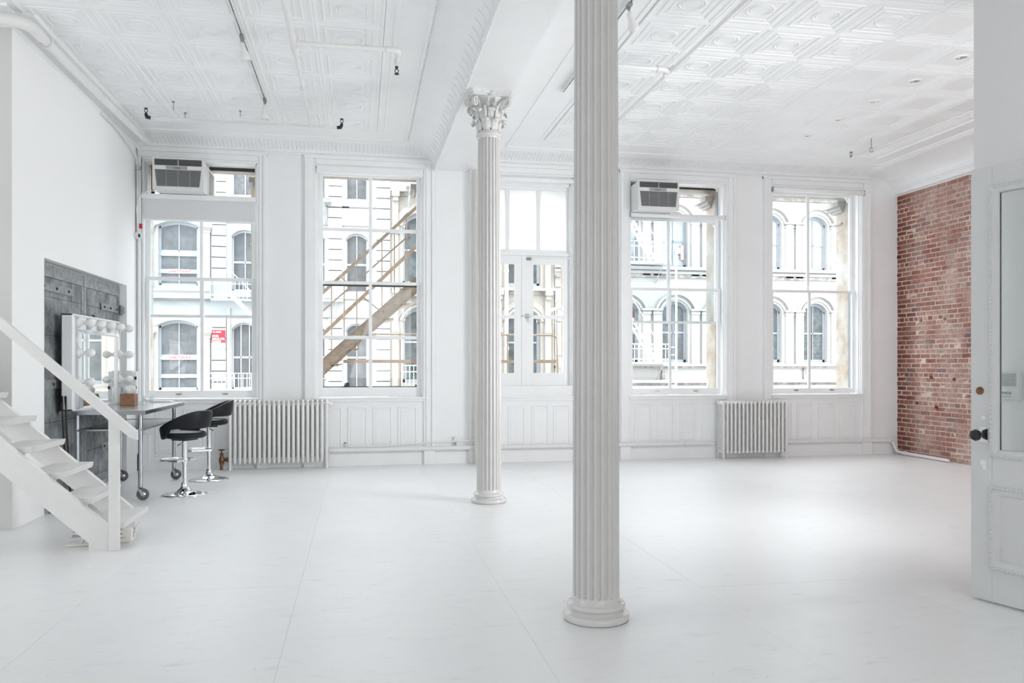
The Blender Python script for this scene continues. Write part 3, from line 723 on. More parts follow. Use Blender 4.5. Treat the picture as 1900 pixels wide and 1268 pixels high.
    def aba(s, cut, mid):
        pts = []
        for k in range(4):
            A = PI / 4 + k * PI / 2; ca = (s * math.sqrt(2) * cos(A), s * math.sqrt(2) * sin(A)); t0 = (-sin(A), cos(A))
            p0 = (ca[0] - t0[0] * cut, ca[1] - t0[1] * cut); p1 = (ca[0] + t0[0] * cut, ca[1] + t0[1] * cut)
            pts += [p0, p1]; B = (k + 1) * PI / 2; nA = A + PI / 2
            p2 = (s * math.sqrt(2) * cos(nA) + sin(nA) * cut, s * math.sqrt(2) * sin(nA) - cos(nA) * cut)
            for i in range(1, 8):
                q = i / 8; bx_ = p1[0] + (p2[0] - p1[0]) * q; by_ = p1[1] + (p2[1] - p1[1]) * q; d = mid * sin(q * PI); pts.append((bx_ - d * cos(B), by_ - d * sin(B)))
        return [(x + a, y + b) for a, b in pts]
    ab = MB(); ab.prism(aba(.196, .022, .028), 'z', zc + .306, zc + .326); ab.prism(aba(.206, .024, .026), 'z', zc + .326, ZS + .002)
    ab.build('abacus', 'capital', cap, bev=.003)
    return t
column(1.24, 7.82, .120, .108, 'white fluted column, the farther one, with its leafy capital in view')
column(1.231, 4.134, .123, .113, 'thick glossy white fluted column, the nearer one, standing mid-room')

# ================================================================= RADIATORS
def radiator1():
    x0, x1, n = -1.625, -.425, 21; yf, yb = 10.765, 10.885
    t = thing('radiator', (-1.03, 10.83, 0), 'white cast iron radiator with pointed section tops under the two left windows, behind the stools', 'radiator', 'steam radiators')
    def sec(foot):
        mb = MB(); z0 = 0.0 if foot else .075
        for y in (yf, yb):
            mb.tube([(0, y, .09), (0, y, .10), (0, y, .815), (0, y, .83)], [.016, .0205, .0205, .016], 12)
            mb.tube([(0, y, .83), (0, y, .87)], [.019, .010], 12)
        mb.tube([(0, yf - .012, .842), (0, yf, .868), (0, (yf + yb) / 2, .876), (0, yb, .868), (0, yb + .01, .845)], .014, 10)
        mb.tube([(0, yf, .12), (0, yb, .12)], .018, 10); mb.tube([(0, yf, .10), (0, yf, .072)], [.020, .006], 10); mb.tube([(0, yb, .10), (0, yb, .072)], [.020, .006], 10)
        mb.tube([(0, yf, .83), (0, yb, .83)], .022, 10)
        if foot:
            for y in (yf, yb): mb.tube([(0, y, .12), (0, y, .02), (0, y, 0)], [.018, .014, .019], 10)
        return mb
    mf = sec(True).mesh('section', M['radiator']); ms = sec(False).mesh('section', M['radiator'])
    for i in range(n):
        inst(mf if i in (0, n - 1) else ms, 'section', t, (x0 + (x1 - x0) * i / (n - 1), 0, 0))
    for o in t.children: o.location.y += 0
    h = MB(); h.tube([(x0 - .035, 10.825, .825), (x1 + .045, 10.825, .825)], .026, 14); h.tube([(x0 - .02, 10.825, .125), (x1 + .03, 10.825, .125)], .026, 14); h.each('hub', 'radiator', t)
    h = MB(); h.tube([(x1 + .03, 10.825, .825), (x1 + .06, 10.825, .825), (x1 + .085, 10.825, .83)], [.03, .024, .008], 12); h.build('end_plug', 'radiator', t)
radiator1()
def radiator2():
    x0, x1, n = 5.065, 6.035, 17; ys_ = (10.71, 10.765, 10.82, 10.875)
    t = thing('radiator', (5.55, 10.79, 0), 'white four-tube radiator with flat top between the two right-hand windows', 'radiator', 'steam radiators')
    def sec(foot):
        mb = MB()
        for y in ys_: mb.tube([(0, y, .09), (0, y, .80)], .0165, 10)
        for z in (.10, .79): mb.tube([(0, ys_[0] - .004, z), (0, ys_[-1] + .004, z)], .022, 10)
        mb.box(-.020, .020, ys_[0] - .018, ys_[-1] + .018, .792, .822)
        for z in (.32, .56): mb.box(-.008, .008, ys_[0], ys_[-1], z - .012, z + .012); mb.ball((0, ys_[0], z), .019, 8, 6)
        if foot:
            for y in (ys_[0], ys_[-1]): mb.tube([(0, y, .10), (0, y - .004, .03), (0, y - .010, 0)], [.020, .013, .016], 10)
        return mb
    mf = sec(True).mesh('section', M['radiator']); ms = sec(False).mesh('section', M['radiator'])
    for i in range(n): inst(mf if i in (0, n - 1) else ms, 'section', t, (x0 + (x1 - x0) * i / (n - 1), 0, 0))
    h = MB(); h.tube([(x0 - .03, 10.79, .795), (x1 + .03, 10.79, .795)], .025, 12); h.tube([(x0 - .03, 10.79, .11), (x1 + .03, 10.79, .11)], .025, 12); h.each('hub', 'radiator', t)
radiator2()
def single(name, mb, m, label, cat, group=None, bev=0):
    o = mb.build(name, m, None, bev=bev); return tag(o, label, cat, group)
# valve
t = thing('radiator_valve', (-1.72, 10.82, .05), 'old brass steam valve with a black handwheel at the left foot of the long radiator', 'valve')
v = MB(); v.tube([(-1.75, 10.82, .13), (-1.66, 10.82, .13)], .022, 10); v.lathe([(.018, 0), (.034, .015), (.036, .05), (.026, .08), (.018, .10), (.024, .105), (.024, .125), (.010, .13), (.008, .17)], (-1.735, 10.82, .085), 12); v.lathe([(.030, 0), (.030, .022)], (-1.67, 10.82, .13), 8, 'x'); v.lathe([(.028, 0), (.030, .02)], (-1.735, 10.82, .068), 8); v.build('body', 'brass', t)
MB().lathe([(.038, 0), (.040, .006), (.036, .012)], (-1.735, 10.82, .250), 16).build('handwheel', 'black', t)
MB().tube([(-1.735, 10.82, 0), (-1.735, 10.82, .09)], .02, 10).build('supply_pipe', 'brass', t)

# ================================================================= PIPES
single('heating_pipe', MB().tube([(-.40, 10.885, .215), (4.98, 10.885, .215)], .030, 14).lathe([(.036, 0), (.038, .01), (.038, .04), (.036, .05)], (4.55, 10.88, .215), 14, 'x'), 'pipe', 'thick white heating pipe running low along the wall between the two radiators', 'pipe')
single('heating_pipe', MB().tube([(6.08, 10.88, .215), (7.86, 10.88, .205)], .026, 14).lathe([(.034, 0), (.034, .06)], (7.80, 10.88, .205), 12, 'x').tube([(7.86, 10.88, .205), (7.87, 10.84, .12), (7.88, 10.80, .05), (7.90, 10.70, .035), (7.90, 9.75, .03)], .022, 12).lathe([(.03, 0), (.03, .05)], (7.90, 10.62, .035), 12, 'y'), 'pipe', 'white heating pipe from the four-tube radiator, bending down along the foot of the brick wall', 'pipe')
single('thin_pipe', MB().tube([(-.195, 10.95, .295), (-.195, 10.90, .275), (-.17, 10.885, .262), (-.10, 10.885, .258), (.3, 10.885, .262), (.9, 10.885, .295), (1.53, 10.885, .315)], .010, 10), 'pipe', 'thin white pipe leaving a hole in the panelling above the heating pipe', 'pipe')
single('pipe_hole', MB().lathe([(.016, 0), (.016, .004)], (-.195, YB - .002, .298), 12, 'y'), 'dark', 'dark round hole in the panelling where the thin pipe comes out', 'hole')
t = thing('riser_pipe', (1.568, 10.79, 0), 'cream vertical riser pipe against the wall beside the farther column', 'pipe')
MB().tube([(1.568, 10.79, 0), (1.568, 10.79, ZS)], .055, 20).build('pipe', 'riser', t)
MB().lathe([(.058, 0), (.066, .01), (.066, .07), (.060, .08), (.066, .09), (.066, .16), (.058, .17)], (1.568, 10.79, 3.45), 20).lathe([(.060, 0), (.062, .02), (.060, .04)], (1.568, 10.79, 1.55), 20).each('coupling', 'riser', t)
t = thing('wall_socket', (1.33, YB, .3), 'small grey double cable box low on the wall left of the riser pipe', 'socket')
MB().box(1.25, 1.29, YB - .04, YB, .23, .37).build('box', 'pipe', t, bev=.004); MB().box(1.26, 1.28, YB - .045, YB - .04, .25, .29).build('cover', 'iron2', t)
# left PVC pipe
t = thing('drain_pipe', (-2.62, 7.3, 4.1), 'thick white pipe along the top of the left wall, with an elbow', 'pipe')
MB().tube([(-4.6, 7.07, 4.10), (-3.0, 7.07, 4.10)] + [(-2.80 + .17 * sin(a), 7.24 - .17 * cos(a), 4.10) for a in [i * PI / 10 for i in range(6)]] + [(-2.63, 8.0, 4.10), (-2.60, 10.72, 4.115)], .040, 16).build('pipe', 'pipe', t)
MB().tube([(-2.93, 7.07, 4.10)] + [(-2.80 + .17 * sin(a), 7.24 - .17 * cos(a), 4.10) for a in [i * PI / 10 for i in range(1, 6)]] + [(-2.63, 7.42, 4.10)], .048, 16).build('elbow', 'pipe', t)
MB().tube([(-2.615, 8.95, 4.106), (-2.614, 9.05, 4.107)], .045, 16).build('coupling', 'pipe', t)
hg = MB(); hg.tube([(-2.63, 7.50, ZC), (-2.63, 7.50, 4.14)], .006, 6); hg.tube([(-2.63 + .055 * cos(a), 7.50, 4.10 + .055 * sin(a)) for a in [i * PI / 8 for i in range(16)]], .008, 6, closed=True); hg.build('hanger', 'pipe', t)
# conduit in the left corner
t = thing('corner_conduit', (-2.75, 10.88, 2.5), 'thin white conduit running down the corner by the far left window', 'conduit')
MB().tube([(-2.74, 9.45, 4.07), (-2.74, 10.0, 4.06), (-2.735, 10.45, 4.0), (-2.745, 10.80, 3.93), (-2.755, 10.88, 3.85), (-2.755, 10.885, 3.0)], .014, 8).build('pipe', 'pipe', t)
MB().box(-2.79, -2.72, 10.86, 10.90, 3.80, 3.84).build('clip', 'steel', t)
t = thing('wall_timer', (-2.74, 10.88, 3.0), 'small white plug box with a dark dial hanging on the corner conduit', 'timer')
MB().lathe([(.045, 0), (.045, .03), (.038, .035)][::-1], (-2.74, 10.84, 2.965), 18, 'y').build('case', 'acw', t)
MB().box(-2.735, -2.715, 10.835, 10.842, 2.945, 2.985).build('dial', 'black', t)
MB().tube([(-2.74, 10.86, 3.0), (-2.76, 10.85, 3.3), (-2.72, 10.85, 3.45), (-2.62, 10.86, 3.55), (-2.50, 10.86, 3.52)], .006, 6).build('cord', 'paper', t)
MB().box(-2.73, -2.70, 10.87, 10.89, 3.06, 3.12).build('red_tag', 'red', t)

# sprinklers
def sprinkler(x, y, z, up, par, m='dark'):
    s = 1 if up else -1; mb = MB()
    mb.lathe([(.014, 0), (.016, s * .012), (.011, s * .02), (.010, s * .028)], (x, y, z), 10)
    mb.tube([(x - .004, y, z + s * .026), (x - .016, y, z + s * .038), (x - .014, y, z + s * .055), (x, y, z + s * .066)], .004, 6); mb.tube([(x + .004, y, z + s * .026), (x + .016, y, z + s * .038), (x + .014, y, z + s * .055), (x, y, z + s * .066)], .004, 6)
    mb.lathe([(.006, s * .062), (.022, s * .070), (.021, s * .074), (.004, s * .074)], (x, y, z), 12)
    return mb.build('sprinkler_head', m, par)
def hanger(x, y, z, par, m='pipe'):
    mb = MB(); mb.tube([(x, y, ZC), (x, y, z + .02)], .005, 6); mb.tube([(x + .026 * cos(a), y, z + .026 * sin(a)) for a in [i * PI / 6 for i in range(12)]], .005, 6, closed=True); mb.build('hanger', m, par)
t = thing('sprinkler_pipe', (-.55, 7.1, 4.06), 'white sprinkler pipes on the left ceiling, with a side branch and a far cross pipe', 'pipe')
zp = 4.06
MB().tube([(-.57, 1.5, zp), (-.55, 7.18, zp)], .026, 14).build('pipe', 'pipe', t)
MB().tube([(-.55, 7.2, zp), (-.55, 9.46, zp)], .017, 12).build('pipe', 'pipe', t)
MB().tube([(-.55, 7.04, zp), (.28, 7.04, zp), (.315, 7.06, zp), (.325, 7.10, zp), (.325, 7.34, zp)], .021, 12).build('pipe', 'pipe', t)
MB().tube([(-2.27, 9.47, zp), (-.25, 9.47, zp)], .0145, 10).build('pipe', 'pipe', t)
ft = MB(); ft.tube([(-.55, 7.10, zp), (-.55, 7.22, zp)], .033, 14); ft.tube([(-.53, 7.04, zp), (-.46, 7.04, zp)], .028, 12); ft.tube([(.22, 7.04, zp), (.29, 7.04, zp), (.318, 7.055, zp), (.327, 7.08, zp), (.327, 7.13, zp)], .028, 12); ft.tube([(.325, 7.30, zp), (.325, 7.35, zp)], .027, 12)
ft.tube([(-.60, 9.47, zp), (-.50, 9.47, zp)], .021, 10); ft.each('fitting', 'pipe', t)
sprinkler(.325, 7.36, zp - .02, False, t); 
el = MB(); el.tube([(-2.26, 9.47, zp), (-2.30, 9.47, zp + .005), (-2.31, 9.47, zp + .035)], .019, 10); el.tube([(-.26, 9.47, zp), (-.22, 9.47, zp + .005), (-.205, 9.47, zp + .035)], .019, 10); el.each('elbow', 'black', t)
sprinkler(-2.31, 9.47, zp + .03, True, t); sprinkler(-.205, 9.47, zp + .03, True, t)
hanger(-1.87, 9.47, zp, t); hanger(.05, 7.04, zp, t); hanger(-.55, 8.2, zp, t)
for (x, y, l, lb) in ((-2.0, 9.35, .10, 'left'), (-1.96, 9.75, .06, 'farthest'), (-1.33, 9.55, .07, 'right')):
    single('ceiling_rod', MB().tube([(x, y, ZC), (x, y, ZC - l)], .004, 6).box(x - .012, x + .012, y - .012, y + .012, ZC - .012, ZC), 'iron2', 'short dark threaded rod, the ' + lb + ' one of three above the far cross pipe', 'rod', 'ceiling rods')
single('ceiling_hook', MB().tube([(-2.39, 7.62, ZC), (-2.39, 7.62, ZC - .12)], .008, 8).lathe([(.02, 0), (.02, -.006)], (-2.39, 7.62, ZC), 10), 'pipe', 'single short white rod hanging from the ceiling near the drain pipe elbow', 'rod')
t = thing('sprinkler_pipe', (2.82, 7.0, 4.06), 'thin white sprinkler pipe crossing the right ceiling behind the nearer column', 'pipe')
MB().tube([(2.83, 2.0, zp), (2.82, 9.4, zp)], .018, 12).build('pipe', 'pipe', t)
MB().tube([(2.24, 7.04, zp), (2.74, 7.04, zp), (2.79, 7.06, zp), (2.81, 7.10, zp)], .019, 12).build('pipe', 'pipe', t)
MB().tube([(2.68, 7.04, zp), (2.745, 7.04, zp), (2.785, 7.055, zp), (2.80, 7.10, zp)], .026, 12).tube([(2.79, 7.16, zp), (2.85, 7.16, zp)], .030, 12).each('fitting', 'pipe', t)
hanger(2.82, 7.0, zp, t); hanger(2.82, 8.6, zp, t); sprinkler(2.24, 7.04, zp, True, t, 'steel')
t = thing('sprinkler_pipe', (6.4, 8.5, 4.06), 'long thin sprinkler pipe beside the cornice over the brick wall', 'pipe')
MB().tube([(6.33, 9.60, 4.055), (6.44, 7.5, 4.06), (6.62, 4.5, 4.06)], .011, 10).build('pipe', 'pipe', t)
sprinkler(6.33, 9.60, 4.06, True, t, 'iron'); hanger(6.35, 9.2, 4.057, t, 'iron2')

# track lights
def track(x, y0, y1, label):
    t = thing('light_track', (x, y0, ZC), label, 'light track', 'ceiling light tracks')
    MB().box(x - .017, x + .017, y0, y1, ZC - .035, ZC).build('rail', 'pipe', t, bev=.002); MB().box(x - .006, x + .006, y0, y1 - .03, ZC - .0365, ZC - .034).build('slot', 'iron', t)
def spot(x, y, tilt, tilt2, label):
    t = thing('track_spotlight', (x, y, ZC - .036), label, 'spotlight', 'track spotlights')
    MB().box(x - .016, x + .016, y - .04, y + .04, ZC - .062, ZC - .036).lathe([(.014, 0), (.011, -.03)], (x, y, ZC - .062), 10).build('adapter', 'iron2', t)
    MB().tube([(x, y, ZC - .09), (x, y, ZC - .115)], .007, 8).build('stem', 'pipe', t)
    p = [(.012, .012), (.020, .006), (.022, -.02), (.026, -.05), (.038, -.085), (.043, -.115), (.041, -.14), (.038, -.14), (.036, -.11), (.02, -.08)]
    mb = MB().lathe(p, (0, 0, 0), 20); mb.xf(Matrix.Translation((x, y, ZC - .112)) @ Matrix.Rotation(tilt, 4, 'Y') @ Matrix.Rotation(tilt2, 4, 'X'))
    mb.build('lamp_shade', 'pipe', t)
track(-1.0, 2.0, 9.05, 'white ceiling light track with a dark slot, left of the sprinkler pipes')
spot(-1.0, 7.28, -.25, .15, 'white bell-shaped spotlight on the left track, the nearer of its two')
spot(-1.0, 8.98, 0, .05, 'white bell-shaped spotlight hanging straight down at the far end of the left track')
track(2.08, 2.0, 8.2, 'white ceiling light track emerging from behind the top of the nearer column')
spot(2.08, 6.08, -.5, .3, 'white spotlight tilted to the right beside the top of the nearer column')
# downlights
for i, (y, lb) in enumerate(zip((6.646, 7.289, 7.939, 8.591, 9.266), ('nearest the camera', 'second from the camera', 'in the middle of the row', 'second from the windows', 'nearest the windows'))):
    t = thing('downlight', (5.52, y, ZC), 'round recessed downlight in the right ceiling, ' + lb, 'downlight', 'recessed downlights')
    c = (5.52, y, ZC)
    MB().lathe([(.042, .004), (.046, -.012), (.062, -.014), (.070, -.010), (.072, -.001)], c, 28, caps=False).build('trim_ring', 'trim', t)
    MB().lathe([(.044, -.006), (.040, .0), (.001, .0)], c, 24, caps=False).build('baffle', 'iron', t)
    MB().lathe([(.020, 0), (.024, -.006), (.016, -.012)], (5.535, y - .004, ZC - .001), 14).build('lamp', 'acg' if i < 2 else 'bulb', t)

# ================================================================= SHUTTER DOORS IN THE NICHE
def shutter(y0, y1, label, x):
    t = thing('iron_shutter', (x, (y0 + y1) / 2, 0), label, 'shutter door', 'old tin-clad shutter doors')
    Z0, Z1 = .03, NZ - .02
    MB().box(x - .035, x, y0, y1, Z0, Z1).build('core', 'dark', t)
    n = 4; cols_ = [y0 + .07 + (y1 - y0 - .14) * i / n for i in range(n + 1)]; zr = [Z0 + .10, .42, .80, 1.20, 1.62, 1.98, Z1 - .12]
    for i in range(n):
        for k in range(len(zr) - 1):
            zz = zr[k] + random.uniform(-.03, .03) * (0 < k); d = random.uniform(.004, .008)
            MB().box(x, x + d, cols_[i] + .002, cols_[i + 1] - .002, zr[k] + .002, zr[k + 1] - .002).build('metal_sheet', 'iron', t, bev=.0015)
    for (a, b, c, d) in ((y0, y1, Z1 - .12, Z1), (y0, y1, Z0, Z0 + .10), (y0, y0 + .07, Z0 + .10, Z1 - .12), (y1 - .07, y1, Z0 + .10, Z1 - .12)): MB().box(x, x + .012, a + .001, b - .001, c + .001, d - .001).build('edge_sheet', 'iron2', t, bev=.002)
    return t
def strap(t, x, ya, yb, z, h=.075):
    s = MB(); s.box(x + .010, x + .018, ya, yb, z - h / 2, z + h / 2); o = s.build('hinge_strap', 'iron2', t, bev=.002)
    for q in (.15, .5, .85):
        r_ = MB(); r_.ball((x + .019, ya + (yb - ya) * q, z), .014, 8, 6); r_.build('rivet', 'dark', o)
s1 = shutter(7.90, 9.195, 'grey tin-clad shutter door nearer the stairs, mostly behind the mirror', -2.868)
strap(s1, -2.868, 7.93, 8.86, 2.07); strap(s1, -2.868, 7.93, 8.70, 1.16, .09); strap(s1, -2.868, 7.93, 8.8, .35)
s2_ = shutter(9.215, 10.49, 'grey tin-clad shutter door nearer the window, with a riveted hinge strap', -2.872)
strap(s2_, -2.872, 9.78, 10.44, 2.0); strap(s2_, -2.872, 9.78, 10.44, .42)
h = MB(); h.tube([(-2.83, 10.455, 1.94), (-2.83, 10.455, 2.06)], .022, 10); h.box(-2.86, -2.80, 10.45, 10.49, 1.96, 2.04); h.build('hinge', 'iron2', s2_)
MB().tube([(-2.855, 9.45, 1.88), (-2.83, 9.45, 1.87), (-2.83, 9.45, 1.79), (-2.855, 9.45, 1.78)], .007, 8).build('pull_handle', 'dark', s2_)

# ================================================================= WORK TABLE
t = thing('work_table', (-2.45, 9.3, 0), 'stainless steel work table on casters in front of the shutter niche', 'table')
tx0, tx1, ty0, ty1, tz = -2.84, -2.06, 8.42, 10.2, .90
MB().box(tx0, tx1, ty0, ty1, tz - .045, tz).build('tabletop', 'stainless', t, bev=.006)
MB().box(-2.72, -2.11, 8.54, 10.06, .69, .71).build('undershelf', 'stainless', t, bev=.003)
r_ = MB()
for y in (8.57, 10.03): r_.tube([(-2.72, y, .70), (-2.13, y, .70)], .016, 10)
r_.each('rail', 'steel', t)
for (x, y) in ((-2.14, 8.56), (-2.14, 10.03), (-2.72, 8.56), (-2.72, 10.03)):
    l = MB().tube([(x, y, .135), (x, y, tz - .045)], .021, 16).build('leg', 'steel', t)
    c = MB(); c.lathe([(.024, 0), (.024, -.02), (.014, -.024), (.012, -.035)], (x, y, .14), 14)
    dx_ = .025; wx, wy = x + dx_, y - .01
    for s in (-1, 1): c.hexa([(x - .016 , wy + s * .024 - .002, .11), (x + .018, wy + s * .024 - .002, .11), (x + .018, wy + s * .024 + .002, .11), (x - .016, wy + s * .024 + .002, .11)][::1], [(x - .016, wy + s * .020, .112), (x + .018, wy + s * .020, .112), (x + .018, wy + s * .024, .112), (x - .016, wy + s * .024, .112)])
    for s in (-1, 1): c.hexa([(wx - .010, wy + s * .024, .045), (wx + .010, wy + s * .024, .045), (wx + .010, wy + s * .024 + .003, .045), (wx - .010, wy + s * .024 + .003, .045)], [(x - .018, wy + s * .024, .112), (x + .018, wy + s * .024, .112), (x + .018, wy + s * .024 + .003, .112), (x - .018, wy + s * .024 + .003, .112)])
    c.box(x - .02, x + .02, wy - .027, wy + .027, .105, .112); c.build('caster_fork', 'steel', l)
    MB().lathe([(.030, -.014), (.052, -.014), (.058, -.008), (.060, 0), (.058, .008), (.052, .014), (.030, .014)], (wx, wy, .060), 28, 'y').build('wheel', 'rubber', l)
    MB().lathe([(.001, -.020), (.012, -.020), (.014, -.016), (.036, -.013), (.036, .013), (.014, .016), (.012, .020), (.001, .020)], (wx, wy, .060), 20, 'y').build('hub_cap', 'steel', l)

# makeup mirror
t = thing('makeup_mirror', (-2.74, 9.14, tz), 'white framed makeup mirror ringed with round bulbs, standing on the steel table', 'mirror')
mx0, mx1, my0, my1, mz1 = -2.80, -2.70, 8.36, 9.94, 1.835
f = MB(); fw = .018
f.box(mx0, mx1, my0, my0 + fw, tz, mz1); f.box(mx0, mx1, my1 - fw, my1, tz, mz1); f.box(mx0, mx1, my0, my1, mz1 - fw, mz1); f.box(mx0, mx1, my0, my1, tz, tz + fw); f.box(mx0, mx0 + .012, my0, my1, tz, mz1)
f.build('case', 'trim', t, bev=.003)
MB().box(mx0 + .05, mx1 - .012, my0 + fw, my1 - fw, tz + fw, mz1 - fw).build('back_panel', 'trim', t)
MB().box(mx1 - .012, mx1 - .007, 8.66, 9.72, tz + .03, 1.655).build('mirror_glass', 'mirror', t)
s = MB()
for y in (8.44, 9.80): s.box(mx1 - .012, mx1 + .012, y, y + .035, tz + .02, 1.80); s.box(mx1 - .012, mx1 + .006, y + .045, y + .075, tz + .02, 1.66)
s.box(mx1 - .012, mx1 + .008, 8.48, 9.86, 1.665, 1.69); s.each('chrome_strip', 'chrome', t)
s = MB()
for y in (8.52, 9.87): s.box(mx1 - .01, mx1 + .035, y - .05, y + .05, tz + .02, 1.09)
s.each('outlet_box', 'steel', t, bev=.003)
for (y, z) in [(8.52 + .3375 * i, 1.755) for i in range(5)] + [(8.52, 1.46), (8.52, 1.175), (9.87, 1.46), (9.87, 1.175)]:
    b = MB(); b.lathe([(.050, -.012), (.052, .010), (.046, .022), (.030, .028), (.022, .052), (.018, .055)], (mx1, y, z), 20, 'x'); so = b.build('socket', 'acw', t)
    MB().box(mx1 - .012, mx1 + .004, y - .055, y + .055, z - .055, z + .055).build('backplate', 'steel', so, bev=.004)
    MB().lathe([(.014, .050), (.018, .064), (.030, .080), (.040, .098), (.0425, .114), (.040, .130), (.030, .146), (.016, .155), (.0005, .157)], (mx1, y, z), 20, 'x').build('bulb', 'bulb', so)
t = thing('tissue_box', (-2.50, 9.55, tz), 'square wooden tissue box with a white tissue sticking out, on the steel table', 'tissue box')
MB().box(-2.58, -2.43, 9.47, 9.62, tz, tz + .125).build('box', 'wood', t, bev=.006)
g_ = []
for i in range(7):
    q = i / 6; row = []
    for k in range(14):
        a = 2 * PI * k / 14; r = (.022 + .034 * sin(q * PI * .8)) * (1 + .28 * sin(3 * a + q * 3) + .15 * sin(5 * a + q * 7)); row.append((-2.505 + r * cos(a) + .012 * q, 9.545 + r * sin(a) + .01 * q, tz + .12 + .095 * q + .008 * sin(4 * a)))
    g_.append(row)
MB().grid(g_, closed=True).build('tissue', 'paper', t)
t = thing('power_tower', (-2.62, 10.10, tz), 'upright white power strip with two dark sockets at the window end of the table', 'power strip')
MB().box(-2.68, -2.60, 10.02, 10.12, tz, 1.275).build('case', 'acw', t, bev=.006); MB().box(-2.60, -2.555, 10.04, 10.12, tz + .02, 1.265).build('face', 'trim', t, bev=.004)
for z in (1.17, 1.06): MB().box(-2.575, -2.552, 10.032, 10.041, z, z + .035).build('socket', 'black', t)
for (x, y, r, h_, lb) in ((-2.46, 9.98, .028, .085, 'small clear tumbler on the steel table, nearer the tissue box'), (-2.40, 10.08, .026, .075, 'small clear tumbler on the steel table, nearer the window')):
    single('tumbler', MB().lathe([(r * .85, .001), (r, h_), (r - .003, h_), (r * .85 - .003, .006)], (x, y, tz), 20), 'glassclear', lb, 'glass')
single('folded_cloth', MB().box(-2.40, -2.16, 10.03, 10.17, tz, tz + .012).box(-2.39, -2.18, 10.035, 10.165, tz + .012, tz + .022), 'paper', 'folded white cloth at the window end of the steel table', 'cloth', bev=.004)
t = thing('power_cable', (-2.8, 8.3, 0), 'two black power cables hanging from the left edge of the mirror to the floor', 'cable')
for dx_ in (0, .03): MB().tube([(-2.78 + dx_, 8.33, 1.02), (-2.77 + dx_, 8.30, 1.04), (-2.76 + dx_, 8.28, .95), (-2.755 + dx_, 8.29, .7), (-2.74 + dx_, 8.30 , .45), (-2.72 + dx_, 8.33, .2), (-2.70 + dx_, 8.38, .06), (-2.66 + dx_, 8.5, .012), (-2.60 + dx_ * 3, 8.9, .010)], .009, 8).build('cable', 'black', t)
single('cable_bundle', MB().tube([(-2.70 + .05 * cos(a), 7.98 + .03 * sin(a), .02 + .01 * (i % 3)) for i, a in enumerate([k * PI / 5 for k in range(20)])], .008, 6).box(-2.76, -2.68, 7.94, 8.02, 0, .03), 'rubber', 'small heap of cable and plug on the floor at the foot of the shutter door', 'cable')

